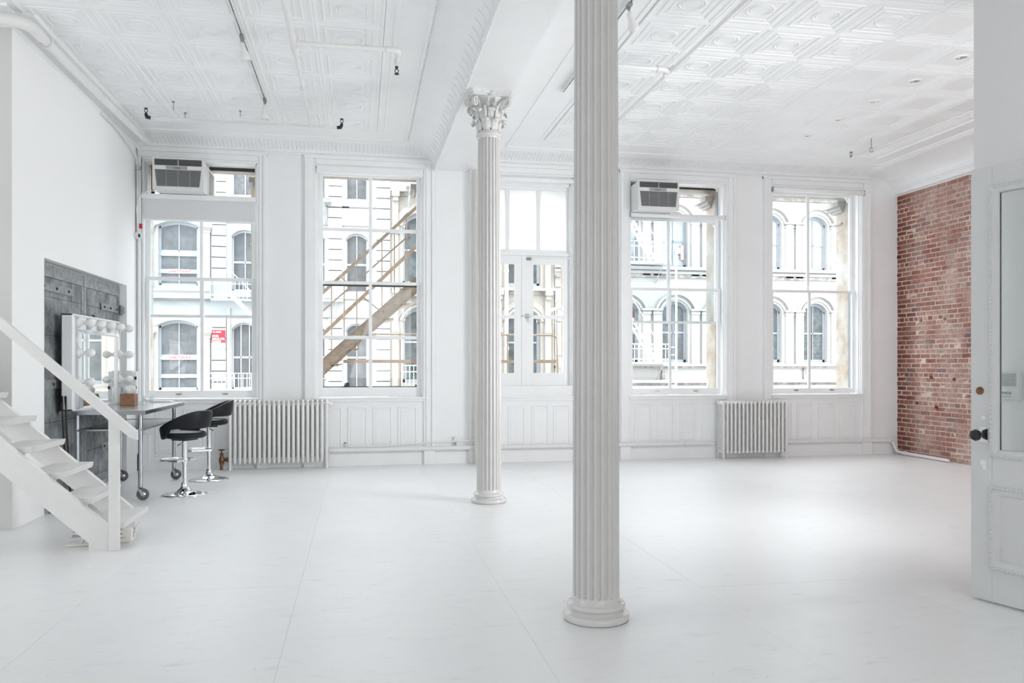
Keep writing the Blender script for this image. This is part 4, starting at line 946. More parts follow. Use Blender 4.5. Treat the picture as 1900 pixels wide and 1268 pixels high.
# ================================================================= BAR STOOLS
def stool(x, y, rz, hs, label):
    t = thing('bar_stool', (x, y, 0), label, 'bar stool', 'black bar stools at the steel table', rz=rz, world=False)
    def B(mb, n, m, p=t, bev=0): return mb.build(n, m, p, bev=bev, local=True)
    base = MB().lathe([(.222, 0), (.225, .004), (.222, .009), (.19, .014), (.13, .024), (.085, .040), (.055, .060), (.038, .080), (.034, .095), (.034, .12), (.030, .125)], seg=48); B(base, 'base', 'chrome')
    B(MB().tube([(0, 0, .10), (0, 0, .33)], .021, 20), 'lower_pole', 'chrome')
    B(MB().tube([(0, 0, .33), (0, 0, hs - .02)], .027, 20).tube([(0, 0, .325), (0, 0, .345)], .030, 20), 'pole', 'chrome')
    fz = .345 + .0; fr = MB()
    ring = [(.04, -.03), (.02, -.13), (-.19, -.13), (-.22, -.10), (-.22, .10), (-.19, .13), (.02, .13), (.04, .03)]
    for k in range(len(ring) - 1):
        (ax, ay), (bx_, by_) = ring[k], ring[k + 1]; d = Vector((bx_ - ax, by_ - ay, 0)).normalized(); n = Vector((-d.y, d.x, 0)) * .010
        A_ = Vector((ax, ay, fz)) - d * .008; B_ = Vector((bx_, by_, fz)) + d * .008
        fr.hexa([A_ - n, B_ - n, B_ + n, A_ + n], [p + Vector((0, 0, .022)) for p in (A_ - n, B_ - n, B_ + n, A_ + n)])
    fr.lathe([(.034, fz - .004), (.034, fz + .028)], seg=20); B(fr, 'footrest', 'chrome', bev=.002)
    B(MB().tube([(0, 0, hs - .04), (.03, -.10, hs - .055), (.035, -.12, hs - .06)], .006, 8).tube([(.035, -.12, hs - .06), (.045, -.16, hs - .07)], .009, 8), 'lift_lever', 'chrome')
    B(MB().box(-.09, .09, -.09, .09, hs - .022, hs - .004), 'mount_plate', 'dark')
    # cushion
    rows = []
    for r, z in ((.02, -.002), (.14, -.004), (.19, .004), (.212, .022), (.216, .042), (.205, .060), (.18, .068), (.10, .066), (.001, .064)):
        rows.append([(r * (1.0 + .06 * (cos(a) < 0) * -cos(a)) * cos(a), r * 1.0 * sin(a), hs + z) for a in [2 * PI * k / 40 for k in range(40)]])
    B(MB().grid(rows, closed=True), 'seat', 'leather')
    # wrap-around backrest: low at the open front, high at the back, open slot above the seat
    rows = []; T = math.radians(148); n = 56
    sm_ = lambda a, b, v: (lambda q: q * q * (3 - 2 * q))(min(1, max(0, (v - a) / (b - a))))
    for i in range(n + 1):
        th = -T + 2 * T * i / n; u = abs(th)
        zu = .290 - .175 * sm_(.25, 2.5, u) - .03 * sm_(2.2, 2.58, u)
        zl = .105 - .105 * sm_(1.35, 1.95, u) - .012 * sm_(1.9, 2.4, u)
        if u > 2.35: zl += .05 * ((u - 2.35) / .23) ** 2; zu -= .03 * ((u - 2.35) / .23) ** 2
        zc_ = (zl + zu) / 2; hh = (zu - zl) / 2; tk = .019 if u < 2.3 else .019 - .008 * ((u - 2.3) / .28)
        row = []
        for k in range(16):
            a = 2 * PI * k / 16; ca, sa = cos(a), sin(a)
            e = 2 / 5; px = math.copysign(abs(ca) ** .6, ca) * tk; pz = math.copysign(abs(sa) ** .45, sa) * hh
            fl_ = (zc_ + pz) * .17; R0 = .212 + fl_ + px
            row.append((R0 * cos(th) * (1.0 if abs(th) < PI / 2 else .98), R0 * sin(th), hs + zc_ + pz))
        rows.append(row)
    mb = MB().grid(rows, closed=True); mb.add(rows[0], [tuple(range(16))]); mb.add(rows[-1], [tuple(range(16))[::-1]]); B(mb, 'backrest', 'leather')
    return t
stool(-1.785, 8.86, math.radians(-30), .585, 'black leather bar stool nearer the camera, its back turned to the camera')
stool(-1.735, 9.94, math.radians(12), .64, 'black leather bar stool nearer the radiator, behind the other stool')

# ================================================================= STAIRS
t = thing('staircase', (-1.9, 6.7, 0), 'white painted open-tread wooden stairs rising to the left in front of the grey wall', 'stairs')
RUN, RISE, X1, Z1 = .209, .189, -1.70, .183
slope = RISE / RUN
def ztop(x): return Z1 - .095 + (X1 - x) * slope
def stringer(y0, y1):
    xe = -5.0; dv = .235; xc = -1.795 if y0 < 6.5 else -1.79
    zt = ztop(xc)
    pts = [(xc, 0), (xc, zt), (xe, ztop(xe)), (xe, ztop(xe) - dv)]
    xb = -1.925; pts += [(xb, ztop(xb) - dv + .0), (xb, 0)]
    return MB().prism(pts, 'y', y0, y1)
stringer(6.30, 6.355).build('stringer', 'stair', t, bev=.004); stringer(6.985, 7.04).build('stringer', 'stair', t, bev=.004)
for k in range(13):
    xn, zn = X1 - RUN * k, Z1 + RISE * k
    hx = MB(); b = [(xn - .275, 6.375, zn - .045), (xn - .012, 6.375, zn - .045), (xn - .012, 7.06, zn - .045), (xn - .275, 7.06, zn - .045)]; tt = [(xn - .275, 6.375, zn), (xn, 6.375, zn), (xn, 7.06, zn), (xn - .275, 7.06, zn)]
    hx.hexa(b, tt).build('tread', 'stair', t, bev=.003)
    for (ya, yb2) in ((6.357, 6.40),):
        cl = MB().prism([(xn - .05, zn - .046), (xn - .26, zn - .046), (xn - .20, zn - .10), (xn - .075, zn - .15 + .045)], 'y', ya, yb2); cl.build('cleat', 'stair', t)
# handrail and newel
hr = MB(); z_r = lambda x: .872 + (-1.60 - x) * .915
hr.prism([(-1.585, .862), (-1.585, .80), (-1.64, z_r(-1.64) - .083), (-4.6, z_r(-4.6) - .10), (-4.6, z_r(-4.6))], 'y', 6.235, 6.285); hr.build('handrail', 'stair', t, bev=.004)
MB().box(-1.785, -1.715, 6.268, 6.315, 0, .945).build('newel_post', 'stair', t, bev=.004)
MB().box(-3.9, -3.83, 6.268, 6.315, ztop(-3.9) - .1, z_r(-3.9) - .04).build('newel_post', 'stair', t, bev=.004)
t = thing('folding_bracket', (-2.0, 6.62, 0), 'small cream-painted folding metal bracket lying under the bottom of the stairs', 'bracket')
for (y, z, m_) in ((6.62, .085, 'grey_iron'), (6.60, .052, 'grey_iron'), (6.50, .040, 'riser'), (6.46, .012, 'riser')): MB().tube([(-2.13, y, z), (-2.02, y, z), (-1.70, y + .02, z + .004)], [.010, .008, .006], 8).build('rod', m_, t)
MB().tube([(-2.02, 6.5, .045), (-2.03, 6.47, .012)], .009, 8).tube([(-1.70, 6.46, .008), (-1.665, 6.47, .05), (-1.665, 6.55, .12)], .008, 8).tube([(-1.70, 6.52, .04), (-1.66, 6.53, .09), (-1.66, 6.6, .14)], .008, 8).each('link', 'riser', t)
MB().box(-1.72, -1.66, 6.38, 6.44, .085, .135).box(-1.70, -1.66, 6.38, 6.43, .045, .085).each('end_plate', 'riser', t)

# ================================================================= GLAZED DOOR AT THE RIGHT
DO = Vector((3.459, 4.09, .0)); DA = math.atan2(-.9613, .2756)
t = tag(empty('door_1', DO, DA, world=False), kind='structure')
def D(mb, n, m, p=t, bev=0, each=False): return (mb.each if each else mb.build)(n, m, p, bev=bev, local=True)
# local frame: x along the door from its free edge, y the thickness; the camera sees the -y ... side
side = -1; th_ = .045
def dbox(mb, u0, u1, z0, z1, d0=0, d1=th_): return mb.box(u0, u1, side * d0, side * d1 if False else side * d0 + (d1 - d0) * -side, z0, z1)
DWd, DH, z0_ = .92, 2.468, .012
fr = MB(); fr.box(0, .125, 0, th_, z0_, DH); fr.box(DWd - .125, DWd, 0, th_, z0_, DH); fr.box(.125, DWd - .125, 0, th_, 2.345, DH); fr.box(.125, DWd - .125, 0, th_, .655, .835); fr.box(.125, DWd - .125, 0, th_, z0_, .205)
D(fr, 'frame', 'door', bev=.003)
D(MB().box(.125, DWd - .125, .015, .030, .205, .655), 'lower_panel', 'door')
D(MB().box(.155, DWd - .155, .020, .025, .870, 2.312), 'pane', 'glass')
def mould(u0, u1, z0, z1, w, ysurf, sgn):
    mb = MB(); rows = []
    for d, h_ in ((0, 0), (.002, .010), (.010, .014), (.018, .010), (.022, .004), (w - .006, -.004), (w, -.016)):
        yy = ysurf + sgn * h_; rows.append([(u0 + d, yy, z0 + d), (u1 - d, yy, z0 + d), (u1 - d, yy, z1 - d), (u0 + d, yy, z1 - d)])
    mb.grid(rows, False, True)
    return mb
for ysurf, sgn in ((0, -1), (th_, 1)):
    D(mould(.115, DWd - .115, .825, 2.355, .045, ysurf, sgn), 'glazing_bead', 'door'); D(mould(.115, DWd - .115, .195, .665, .055, ysurf, sgn), 'panel_moulding', 'door')
    ov = MB()
    def egg(u, z, a, b): ov.ball((u, ysurf + sgn * .012, z), .009, 6, 4, 1)
    z = .84
    while z < 2.34: ov.ball((.125, ysurf + sgn * .013, z), .0085, 6, 4, 1.2); z += .026
    u = .14
    while u < DWd - .13:
        for zz in (.835, 2.345, .655, .205): ov.ball((u, ysurf + sgn * .013, zz), .0085, 6, 4)
        u += .026
    z = .22
    while z < .65: ov.ball((.125, ysurf + sgn * .013, z), .0085, 6, 4, 1.2); z += .026
    tag(D(ov, 'egg_carving', 'door'), kind='stuff')
ys_side = 0; sg = -1
k_ = D(MB().box(.052, .105, sg * .004, 0, .905, .995), 'lock_plate', 'chrome', bev=.002)
D(MB().lathe([(.012, 0), (.011, sg * .030), (.016, sg * .034), (.030, sg * .040), (.034, sg * .055), (.028, sg * .068), (.012, sg * .072)], (.066, sg * .003, .948), 8, 'y', smooth=False), 'knob', 'black')
D(MB().lathe([(.022, 0), (.022, sg * .006), (.016, sg * .010), (.015, sg * .004), (.001, sg * .004)], (.056, 0, 1.198), 20, 'y'), 'deadbolt', 'brass')
D(MB().lathe([(.012, 0), (.012, sg * .002)], (.075, 0, 1.045), 12, 'y').lathe([(.017, 0), (.017, sg * .002)], (.075, 0, .79), 12, 'y').lathe([(.014, 0), (.014, sg * .002)], (.082, 0, .765), 12, 'y'), 'filled_hole', 'wall', each=True)
for z in (.3, 1.25, 2.2): D(MB().tube([(DWd, th_ + .004, z - .05), (DWd, th_ + .004, z + .05)], .009, 10), 'hinge', 'steel')
# intercom on the partition behind the glass
t = thing('intercom', (3.75, 4.1, 1.22), 'white wall intercom with a slatted speaker and three buttons, seen through the door glass', 'intercom')
MB().box(3.712, 3.75, 4.03, 4.175, 1.14, 1.305).build('case', 'acw', t, bev=.005)
gr = MB()
for k in range(8): gr.box(3.708, 3.713, 4.04, 4.165, 1.222 + k * .0098, 1.226 + k * .0098)
gr.build('speaker_grille', 'acg', t)
for k in range(3): MB().box(3.706, 3.712, 4.075 + k * .028, 4.088 + k * .028, 1.175, 1.188).build('button', 'acg', t)
MB().box(3.709, 3.712, 4.075, 4.14, 1.158, 1.162).build('caption_bar', 'grey_iron', t)

# ================================================================= OUTSIDE: FIRE ESCAPE OF THIS BUILDING
t = thing('fire_escape', (.8, 12.0, .7), 'tan iron fire escape right outside the windows, with a steep stair and balcony railing', 'fire escape')
def bar(p, q, w, h, par_mb):   # flat bar along p->q, w across y, h vertical
    p, q = Vector(p), Vector(q); o1 = Vector((0, w / 2, 0)); u = Vector((0, 0, h / 2))
    par_mb.hexa([p - o1 - u, q - o1 - u, q + o1 - u, p + o1 - u], [p - o1 + u, q - o1 + u, q + o1 + u, p + o1 + u]); return par_mb
xa, xb = -1.0, 2.35; ya = 11.9
zu = lambda x: 1.412 + (x + .547) * .906            # top edge of the near stringer
st_ = MB(); st_.hexa([(xa, ya, zu(xa) - .255), (xb, ya, zu(xb) - .27), (xb, ya + .012, zu(xb) - .27), (xa, ya + .012, zu(xa) - .255)], [(xa, ya, zu(xa)), (xb, ya, zu(xb)), (xb, ya + .012, zu(xb)), (xa, ya + .012, zu(xa))])
bar((xa, ya - .02, zu(xa) - .006), (xb, ya - .02, zu(xb) - .006), .06, .012, st_); bar((xa, ya - .02, zu(xa) - .25), (xb, ya - .02, zu(xb) - .262), .06, .012, st_)
so = st_.build('stringer', 'tan', t)
rv = MB()
for i in range(21):
    x = xa + .1 + i * .155; rv.ball((x, ya - .004, zu(x) - .10 - .05 * (i % 2)), .016, 8, 5)
tag(rv.build('rivet', 'tan', so), kind='stuff')
s2b = MB(); s2b.hexa([(xa, ya + .66, zu(xa) - .20), (xb, ya + .66, zu(xb) - .20), (xb, ya + .672, zu(xb) - .20), (xa, ya + .66 + .012, zu(xa) - .20)], [(xa, ya + .66, zu(xa) - .02), (xb, ya + .66, zu(xb) - .02), (xb, ya + .672, zu(xb) - .02), (xa, ya + .672, zu(xa) - .02)]); s2b.build('stringer', 'tan', t)
for i in range(13):
    x = xa + .15 + i * .245; MB().box(x - .10, x + .11, ya + .012, ya + .66, zu(x) - .245, zu(x) - .225).box(x - .05, x + .05, ya + .0, ya + .66, zu(x) - .262, zu(x) - .245).build('stair_tread', 'tan', t)
r1 = lambda x: 2.355 + (x + .547) * .950; r2 = lambda x: 2.092 + (x + .547) * .912
bar((xa, ya, r1(xa)), (xb, ya, r1(xb)), .03, .062, MB()).build('handrail', 'tan', t); bar((xa, ya, r2(xa)), (xb, ya, r2(xb)), .012, .030, MB()).build('mid_rail', 'tan', t)
for i in range(18):
    x = xa + .06 + i * .179; MB().tube([(x, ya, zu(x) - .02), (x, ya, r1(x))], .009, 8).build('baluster', 'tan', t)
yf_ = ya + .66; k3 = yf_ / ya
r3 = lambda x: (1.783 + (x / k3 + .517) * .974 - 1.35) * k3 + 1.35
bar((xa, yf_, r3(xa)), (xb, yf_, r3(xb)), .03, .075, MB()).build('handrail', 'tan', t)
bar((.03, ya, 2.33), (.28, ya, 2.13), .012, .028, MB()).build('brace', 'tan', t); bar((-.30, ya, 2.62), (-.18, ya, 2.53), .012, .022, MB()).build('brace', 'tan', t)
# balcony
yo = 12.62; bx0, bx1 = -.25, 3.10
for i in range(11): MB().box(bx0 - .6, bx1, 11.62 + i * .092, 11.66 + i * .092, .66, .68).build('floor_slat', 'tan', t)
MB().box(bx0 - .6, bx1, yo, yo + .02, .60, .70).box(bx0 - .6, bx1, 11.60, 11.62, .60, .70).each('floor_beam', 'tan', t)
bar((bx0, yo, 1.392), (bx1, yo, 1.392), .012, .05, MB()).build('balcony_mid_rail', 'tan', t)
MB().tube([(.15, yo, 1.812), (bx1 - .10, yo, 1.812), (bx1 - .03, yo, 1.80), (bx1, yo, 1.76), (bx1 + .05, yo, .70)], .014, 8).build('balcony_top_rail', 'tan', t)
for x in (.61, 2.30): MB().tube([(x, yo, .7), (x, yo, 1.83)], .016, 8).build('post', 'tan', t)
for i in range(6):
    x = 3.00 + i * .045; y = 12.5 - i * .12
    MB().tube([(x, y, .70), (x, y, 2.22 - i * .005)], .008, 6).build('gate_bar', 'tan', t)
bar((2.92, 12.55, 2.18), (3.10, 12.2, 2.26), .012, .05, MB()).build('gate_rail', 'white_iron', t)
bar((3.0, 12.5, 2.22), (3.30, 11.9, 2.22), .012, .03, MB()).build('gate_rail', 'tan', t)
single('downspout', MB().box(-1.475, -1.415, 11.60, 11.66, 2.2, 5).box(-1.485, -1.405, 11.595, 11.665, 3.0, 3.02), mat('cream_pipe', lin(228, 214, 186), .6), 'cream square downspout outside the far left window, at its right edge', 'downspout')
t = thing('hanging_weight', (3.83, 11.35, 1.9), 'small grey weight and red tag hanging just outside the window with the right-hand air conditioner', 'weight')
MB().lathe([(.018, 0), (.026, .01), (.026, .10), (.012, .125), (.006, .14)], (3.815, 11.16, 1.83), 12).build('weight', 'grey_iron', t)
MB().tube([(3.815, 11.16, 1.97), (3.80, 11.16, 2.12), (3.83, 11.16, 2.3), (3.81, 11.16, 2.42)], .005, 6).build('cord', 'grey_iron', t)
MB().box(3.83, 3.885, 11.158, 11.163, 2.02, 2.09).build('red_tag', 'red', t)
single('bottle_cap', MB().lathe([(.022, 0), (.025, .02), (.018, .045), (.012, .05)], (-.185, YO + .10, 1.048), 12), 'blue', 'small blue plastic cap on the outer ledge of the window with eight wired panes', 'cap')

# ================================================================= OUTSIDE: STREET AND BUILDINGS ACROSS
tag(MB().box(-60, 60, 11.6, 60, -5.3, -5).build('street', 'street'), kind='structure')
FY = 31.0
def arch_pts(x0, x1, zs, zc, n=10):
    if zc - zs < .02: return [(x0, zs), (x1, zs)]
    w = (x1 - x0) / 2; h = zc - zs; R = (w * w + h * h) / (2 * h); cz = zc - R; a = math.asin(min(1, w / R)); cx_ = (x0 + x1) / 2
    return [(cx_ + R * sin(-a + 2 * a * i / n), cz + R * cos(-a + 2 * a * i / n)) for i in range(n + 1)]
def wall_with(par, m, X0, X1, Z0, Z1, bays, y=FY, th=.5):
    mb = MB(); x = X0
    for (a, b, rows) in bays:
        mb.box(x, a, y, y + th, Z0, Z1); z = Z0
        for (zs, sp, cr) in rows:
            mb.box(a, b, y, y + th, z, zs); ap = arch_pts(a, b, sp, cr)
            for i in range(len(ap) - 1): mb.prism([ap[i], ap[i + 1], (ap[i + 1][0], cr + .02), (ap[i][0], cr + .02)], 'y', y, y + th)
            z = cr + .02
        mb.box(a, b, y, y + th, z, Z1); x = b
    mb.box(x, X1, y, y + th, Z0, Z1)
    return mb.build('wall', m, par)
def fwindow(par, a, b, zs, sp, cr, mid, fm, pm, vx=1, fw=.05, dep=.20, y=FY, rails=(), pm2=None):
    ap = arch_pts(a, b, sp, cr, 8); y0 = y + dep
    mb = MB(); mb.box(a, a + fw, y0, y0 + .08, zs, sp); mb.box(b - fw, b, y0, y0 + .08, zs, sp); mb.box(a, b, y0, y0 + .08, zs, zs + fw * 1.3)
    for i in range(len(ap) - 1): mb.prism([ap[i], ap[i + 1], (ap[i + 1][0], ap[i + 1][1] - fw * 1.2), (ap[i][0], ap[i][1] - fw * 1.2)], 'y', y0, y0 + .08)
    mb.box(a + fw, b - fw, y0 + .01, y0 + .07, mid - .035, mid + .035)
    for z, h in rails: mb.box(a, b, y0 - .03, y0 + .03, z - h / 2, z + h / 2)
    for k in range(vx):
        x = a + (b - a) * (k + 1) / (vx + 1); zt_ = cr - fw if abs(x - (a + b) / 2) < .2 else sp; mb.box(x - .018, x + .018, y0 + .01, y0 + .07, zs, zt_)
    w = mb.build('window', fm, par)
    MB().prism([(a + fw, zs), (b - fw, zs), (b - fw, mid), (a + fw, mid)], 'y', y0 + .05, y0 + .06).build('pane', pm2 or pm, w)
    MB().prism([(a + fw, mid), (b - fw, mid), (b - fw, sp)] + [p for p in ap[::-1] if a + fw < p[0] < b - fw] + [(a + fw, sp)], 'y', y0 + .04, y0 + .05).build('pane', pm, w)
    return w
def hood(par, a, b, sp, cr, m, w=.16, out=.10, y=FY, off=.04, name='arch_hood'):
    ap = arch_pts(a - off, b + off, sp, cr + off, 12); aq = arch_pts(a - off - w, b + off + w, sp, cr + off + w, 12)
    mb = MB()
    for i in range(12):
        mb.add([(ap[i][0], y - out, ap[i][1]), (ap[i + 1][0], y - out, ap[i + 1][1]), (aq[i + 1][0], y - out, aq[i + 1][1]), (aq[i][0], y - out, aq[i][1]), (ap[i][0], y, ap[i][1]), (ap[i + 1][0], y, ap[i + 1][1]), (aq[i + 1][0], y, aq[i + 1][1]), (aq[i][0], y, aq[i][1])], [(0, 1, 2, 3), (0, 4, 5, 1), (2, 6, 7, 3)])
    return mb.build(name, m, par)
def band(par, x0, x1, z0, z1, out, m, name='belt_course', y=FY): return MB().box(x0, x1, y - out, y, z0, z1).build(name, m, par)

# A: white building with rusticated piers
A = thing('building', (-5, FY, -5), 'white painted building across the street at the left, with banded piers and dark screened windows', 'building')
rn = [(.44, 2.62, 2.87), (4.05, 6.05, 6.27), (7.55, 9.8, 10)]; rbg = [(.41, 2.74, 2.93), (4.20, 6.36, 6.52), (7.6, 9.8, 10)]
bays = [(-10.4, -9.6, rn), (-7.16, -5.80, rbg), (-4.62, -3.72, rn), (-2.07, -1.27, rn), (-.517, .28, rn)]
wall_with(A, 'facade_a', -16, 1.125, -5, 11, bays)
for (a, b, rows) in bays:
    big = b - a > 1
    for i, (zs, sp, cr) in enumerate(rows):
        if big: fwindow(A, a, b, zs, sp, cr, (1.66, 5.47, 8.8)[i], 'blueframe', 'screen', 1, .07, rails=((( 1.58, .15), (.92, .14)) if i == 0 else (((5.37, .17), (4.73, .15)) if i == 1 else ())))
        else: fwindow(A, a, b, zs, sp, cr, (1.6, 5.11, 8.8)[i], 'whiteframe', 'screen', 2 if (a < -4 and i == 0) else 1, .045)
        if i < 2: hood(A, a, b, sp, cr, 'ledge' if False else ('facade_b' if big else 'blueframe'), .17 if big else .05, .10 if big else .03, off=.02)
gz = [3.08 - k * .397 for k in range(9)]; gz2 = [6.43 + .395 * 5 - k * .395 for k in range(11)]
for (x0, x1) in ((-5.31, -4.81), (-3.5, -3.0), (-1.17, -.66), (.60, 1.125), (-9.4, -8.9)):
    for zz in (gz, gz2):
        for k in range(len(zz) - 1): MB().box(x0, x1, FY - .09, FY, zz[k + 1] + .022, zz[k] - .022).build('quoin_block', 'facade_a', A)
        MB().box(x0 + .01, x1 - .01, FY - .012, FY, zz[-1], zz[0]).build('joint_bed', 'groove', A)
for x0, x1 in ((-7.49, -7.27), (-5.66, -5.33)):
    for z in (2.30, 6.12):
        MB().box(x0 + .03, x1 - .03, FY - .14, FY, z - 2.3, z).build('pilaster', 'facade_a', A)
        MB().box(x0 - .02, x1 + .02, FY - .20, FY, z + .10, z + .17).box(x0, x1, FY - .17, FY, z, z + .10).box(x0 - .05, x1 + .05, FY - .24, FY, z + .17, z + .22).build('pilaster_capital', 'facade_b', A)
band(A, -7.9, -5.35, 3.98, 4.06, .28, 'facade_a'); band(A, -7.9, -5.35, 3.72, 3.98, .18, 'facade_a', 'frieze'); band(A, -7.9, -5.35, 3.66, 3.70, .22, 'groove')
for x0 in (-.66, -2.2, -4.8): band(A, x0, x0 + 1.1, 3.76, 3.80, .03, 'groove', 'joint_line'); band(A, x0, x0 + 1.1, 3.05, 3.10, .03, 'groove', 'joint_line'); band(A, x0 - .5, x0 + 1.8, 7.22, 7.27, .04, 'groove', 'joint_line'); band(A, x0, x0 + 1.1, 6.52, 6.56, .03, 'groove', 'joint_line')
for z, nm in ((1.60, 0), (4.73, 1)):
    MB().box(-6.87, -6.08, FY + .15, FY + .165, z - .075, z + .075).build('sign_board', 'whitep', A)
    text('SHAFTWAY', .15, 'red', A, (-6.84, FY + .148, z - .055), 'shaftway_lettering', .002, .98)
MB().box(-4.78, -4.66, FY - .06, FY, 0, 3.4).build('rust_stain_pipe', 'rust', A)
t = thing('sale_sign', (-5.06, FY - .1, 2.2), 'red and white for-sale-or-lease sign on a banded pier of the white building', 'sign')
MB().box(-5.29, -4.83, FY - .125, FY - .10, 2.12, 2.59).build('red_board', 'red', t); MB().box(-5.29, -4.83, FY - .122, FY - .10, 1.82, 2.12).build('white_board', 'whitep', t)
text('FOR\nSALE OR\nLEASE', .105, 'whitep', t, (-5.27, FY - .127, 2.335), 'sale_lettering', .003, 1.05)
MB().prism([(-5.26, 2.50), (-5.17, 2.50), (-5.215, 2.555)], 'y', FY - .13, FY - .125).build('logo_triangle', 'whitep', t)
MB().box(-5.15, -4.97, FY - .13, FY - .125, 2.525, 2.54).box(-5.15, -4.97, FY - .13, FY - .125, 2.50, 2.515).build('logo_bars', 'whitep', t)
text('212 696 2500', .062, 'violet', t, (-5.27, FY - .124, 2.01), 'phone_lettering', .001, 1.0); text('212 647 7656', .062, 'violet', t, (-5.27, FY - .124, 1.87), 'phone_lettering', .001, 1.0)

# white fire escapes
def escape(name, label, x0, x1, zf, h, m, y=FY, dep=.9, posts=9, brk=True):
    t = thing(name, ((x0 + x1) / 2, y, zf), label, 'fire escape', 'fire escapes across the street')
    MB().box(x0, x1, y - dep, y - .02, zf - .06, zf).build('platform', m, t)
    for z in (zf + h, zf + h * .75, zf + h * .18): MB().box(x0, x1, y - dep - .012, y - dep + .012, z - .014, z + .014).box(x0 - .012, x0 + .012, y - dep, y, z - .014, z + .014).box(x1 - .012, x1 + .012, y - dep, y, z - .014, z + .014).each('rail', m, t)
    for i in range(posts + 1):
        x = x0 + (x1 - x0) * i / posts; MB().box(x - .010, x + .010, y - dep - .010, y - dep + .010, zf, zf + h).build('picket', m, t)
    if brk:
        for x in (x0 + .25, x1 - .25): MB().tube([(x, y - dep + .05, zf - .05), (x, y - .02, zf - .75)], .022, 6).build('bracket', 'grey_iron', t)
    return t
escape('iron_balcony', 'white iron balcony rail at the white building, below and right of the for-sale sign', -5.5, -3.3, .30, .72, 'white_iron', dep=.35, posts=15, brk=False)
t_up = escape('iron_balcony', 'white iron balcony of the white building above the for-sale sign, with a slanting stair', -5.3, -3.6, 3.72, .72, 'white_iron', dep=.35, posts=12, brk=False)
t = escape('iron_balcony', 'grey iron platform on the white building, in the top left of the eight panes', -2.4, -1.05, 7.35, .05, 'grey_iron', dep=.7, posts=2)
MB().tube([(-1.28, FY - .6, 7.35), (-1.24, FY - .1, 6.7)], .03, 6).tube([(-1.95, FY - .6, 7.3), (-1.9, FY - .1, 6.6)], .03, 6).each('strut', 'grey_iron', t)
t2_ = t = escape('iron_balcony', 'grey iron fire escape platform on the white building, seen behind the tan handrails', -2.6, -.62, 3.70, .05, 'grey_iron', dep=.7, posts=2)
def stair(par, x0, z0, x1, z1, y, m='white_iron', w=.5):
    for yy in (y, y + w): bar((x0, yy, z0), (x1, yy, z1), .03, .17, MB()).build('stair_stringer', m, par)
    n = 13
    for i in range(n):
        q = (i + .5) / n; x = x0 + (x1 - x0) * q; z = z0 + (z1 - z0) * q; MB().box(x - .10, x + .10, y, y + w, z - .01, z + .015).build('stair_tread', m, par)
    bar((x0, y, z0 + .85), (x1, y, z1 + .85), .025, .04, MB()).build('stair_rail', m, par)
stair(t_up, -4.55, 3.85, -3.2, 2.45, FY - .95, 'white_iron', .4)

# B: cream building
Bd = thing('building', (4.3, FY, -5), 'cream stone building across the street in the middle, with tall arched windows', 'building')
rowsB = [(.65, 3.02, 3.50), (4.42, 6.60, 7.10), (8.3, 10.2, 10.5)]
baysB = [(1.60, 2.92, rowsB), (3.62, 4.94, rowsB), (5.64, 6.96, rowsB)]
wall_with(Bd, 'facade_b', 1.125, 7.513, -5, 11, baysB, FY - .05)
for (a, b, rows) in baysB:
    for i, (zs, sp, cr) in enumerate(rows):
        fwindow(Bd, a, b, zs, sp, cr, (2.2, 5.73, 9.4)[i], 'blueframe', 'glass_dark', 1, .09, .30, FY - .05)
        if i < 2: hood(Bd, a, b, sp, cr, 'facade_b', .10, .08, FY - .05, .03); hood(Bd, a, b, sp, cr, 'facade_b', .22, .05, FY - .05, .16)
for x in (1.30, 3.27, 5.29, 7.22):
    MB().box(x - .10, x + .12, FY - .17, FY - .05, -1, 3.95).box(x - .10, x + .12, FY - .17, FY - .05, 4.3, 7.6).each('pilaster', 'facade_b', Bd)
    for z in (2.56, 6.34):
        MB().box(x - .12, x + .15, FY - .24, FY - .17, z, z + .21).each('plaque', 'facade_b', Bd); MB().box(x - .15, x + .18, FY - .26, FY - .05, z - .06, z - .02).build('plaque_ledge', 'ledge', Bd)
    for z in (3.90, 7.55):
        MB().box(x - .12, x + .16, FY - .38, FY - .05, z + .12, z + .36).box(x - .08, x + .12, FY - .30, FY - .05, z - .04, z + .12).each('bracket', 'facade_b', Bd)
band(Bd, 1.13, 7.5, 4.20, 4.30, .35, 'facade_b'); band(Bd, 1.13, 7.5, 4.07, 4.20, .16, 'ledge'); band(Bd, 1.13, 7.5, 7.86, 7.98, .35, 'facade_b'); band(Bd, 1.13, 7.5, 7.72, 7.86, .16, 'ledge'); band(Bd, 1.13, 7.5, .30, .5, .25, 'facade_b')
for (x0, x1, z0) in ((1.7, 2.5, 8.0), (1.5, 2.6, 3.95)):
    t = thing('grey_balcony', (x0, FY, z0), 'small grey iron platform on the cream building, ' + ('upper one' if z0 > 5 else 'lower one'), 'fire escape')
    MB().box(x0, x1, FY - .8, FY - .05, z0 - .04, z0).build('platform', 'grey_iron', t)
    for x in (x0 + .15, x1 - .15): MB().tube([(x, FY - .7, z0), (x - .05, FY - .1, z0 - .7)], .035, 6).build('bracket', 'grey_iron', t)
escape('iron_balcony', 'white iron rail low on the cream building in front of its window with the plant', 1.55, 3.0, .35, .95, 'white_iron', dep=.4, posts=10, brk=False)
t = thing('window_plant', (2.1, FY, .8), 'green potted plant showing in the lower window of the cream building', 'plant')
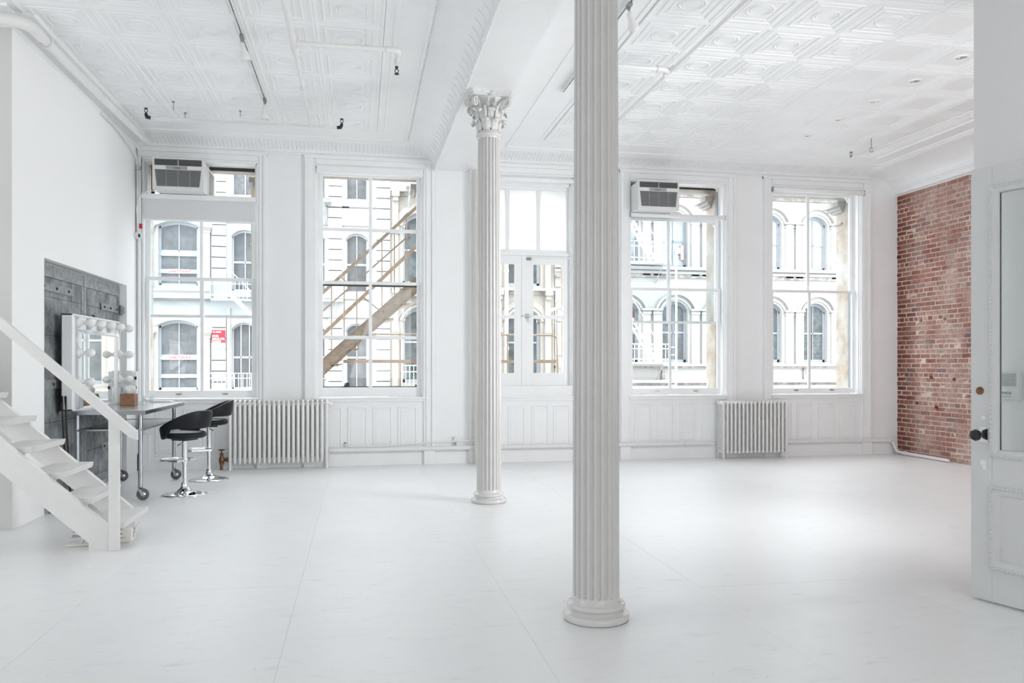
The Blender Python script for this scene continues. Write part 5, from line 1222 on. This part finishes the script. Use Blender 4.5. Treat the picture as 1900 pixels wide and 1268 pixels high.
for k in range(40):
    x, z = 1.75 + random.random() * .9, .78 + random.random() * .8; a = random.random() * 6.28; l = .10 + random.random() * .08
    MB().add([(x, FY + .20, z), (x + l * cos(a) * .5 - .02, FY + .17, z + l * sin(a) * .5 + .03), (x + l * cos(a), FY + .14, z + l * sin(a)), (x + l * cos(a) * .5 + .02, FY + .19, z + l * sin(a) * .5 - .03)], [(0, 1, 2, 3)]).build('leaf', 'green', t)
single('standing_pipe', MB().tube([(5.55, FY - .35, -5), (5.55, FY - .35, 11)], .07, 12).tube([(5.55, FY - .35, 1.9), (5.55, FY - .35, 2.0)], .09, 12).tube([(5.55, FY - .35, 4.9), (5.55, FY - .35, 5.0)], .09, 12), 'white_iron', 'tall white pipe on the front of the cream building', 'pipe')

# C: white marble building
Cd = thing('building', (16, FY, -5), 'white marble building across the street at the right, with rows of arched windows and ledges', 'building')
rowsC = [(1.42, 3.55, 3.90), (5.29, 7.20, 7.55), (9.2, 10.9, 11.2)]
cx0 = [8.40 + 2.08 * k for k in range(8)]
baysC = [(c - .54, c + .54, rowsC) for c in cx0]
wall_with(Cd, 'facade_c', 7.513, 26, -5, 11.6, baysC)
for c, (a, b, rows) in zip(cx0, baysC):
    for i, (zs, sp, cr) in enumerate(rows):
        fwindow(Cd, a, b, zs, sp, cr, (2.64, 6.36, 10.2)[i], 'greyframe', 'glass_pale' if (i == 1) else 'glass_dark', 1, .09, .22)
        if i < 2:
            hood(Cd, a, b, sp, cr, 'facade_c', .07, .08, off=.08); hood(Cd, a, b, sp, cr, 'facade_c', .08, .16, off=.26)
for k in range(9):
    x = 7.36 + 2.08 * k
    for z in (3.37, 7.02):
        if x - .5 < 7.3: continue
        for dx_ in (-.21, .24):
            MB().box(x + dx_ - .16, x + dx_ + .16, FY - .12, FY, z - 2.1, z).build('pilaster', 'facade_c', Cd)
            MB().box(x + dx_ - .19, x + dx_ + .19, FY - .16, FY, z, z + .08).box(x + dx_ - .22, x + dx_ + .22, FY - .20, FY, z + .14, z + .22).build('pilaster_capital', 'facade_c', Cd)
            MB().box(x + dx_ - .18, x + dx_ + .18, FY - .15, FY, z + .08, z + .14).build('capital_neck', 'ledge', Cd)
for z in (5.06, ): band(Cd, 7.52, 26, z + .08, z + .20, .35, 'facade_c'); band(Cd, 7.52, 26, z + .03, z + .08, .25, 'groove'); band(Cd, 7.52, 26, z - .07, z + .03, .20, 'facade_c'); band(Cd, 7.52, 26, z - .22, z - .07, .12, 'ledge')
band(Cd, 7.52, 26, 1.27, 1.36, .28, 'facade_c'); band(Cd, 7.52, 26, 1.19, 1.27, .18, 'ledge')
band(Cd, 7.52, 26, .60, .72, .45, 'facade_c'); band(Cd, 7.52, 26, .48, .60, .30, 'ledge'); band(Cd, 7.52, 26, .36, .48, .40, 'facade_c'); band(Cd, 7.52, 26, .1, .36, .22, 'ledge')
band(Cd, 7.52, 26, 8.22, 8.34, .35, 'facade_c'); band(Cd, 7.52, 26, 8.12, 8.22, .15, 'ledge')
for k in range(9):
    x = 7.36 + 2.08 * k + .5
    for z in (1.18,): MB().box(x - .06, x + .06, FY - .10, FY, z - .50, z).build('console', 'ledge', Cd)
for k in range(6): MB().box(7.54, 7.95, FY - .10, FY, -1 + k * 1.35, .28 + k * 1.35).each('corner_block', 'facade_c', Cd)
for z in (4.75, 1.2): band(Cd, 7.52, 8.0, z, z + .09, .3, 'ledge', 'corner_ledge')
t = escape('white_fire_escape', 'white iron fire escape landing on the marble building, the upper of two', 9.6, 11.98, 5.38, .78, 'white_iron', posts=13)
stair(t, 9.95, 7.9, 11.45, 5.45, FY - .75)
t = escape('white_fire_escape', 'white iron fire escape landing on the marble building, the lower of two', 9.6, 11.98, 1.42, .72, 'white_iron', posts=13)
stair(t, 9.95, 4.0, 11.45, 1.5, FY - .75)
t = thing('drop_ladder', (12.1, FY - 1, 0), 'tall white iron drop ladder hanging beside the fire escape of the marble building', 'ladder')
for x in (11.98, 12.22): MB().box(x - .035, x + .035, FY - .98, FY - .92, -2, 6.0 if x > 12.1 else 1.5).build('side_rail', 'white_iron', t)
for k in range(14): MB().box(11.98, 12.22, FY - .96, FY - .94, -1.9 + k * .3, -1.87 + k * .3).build('rung', 'white_iron', t)
single('red_cushion', MB().box(12.86, 13.0, FY + .16, FY + .20, 5.60, 6.2).box(12.70, 12.86, FY + .16, FY + .20, 5.85, 6.1), mat('faded_red', lin(195, 150, 152), .8), 'faded red cushions behind the upper window of the marble building', 'cushion', bev=.01)
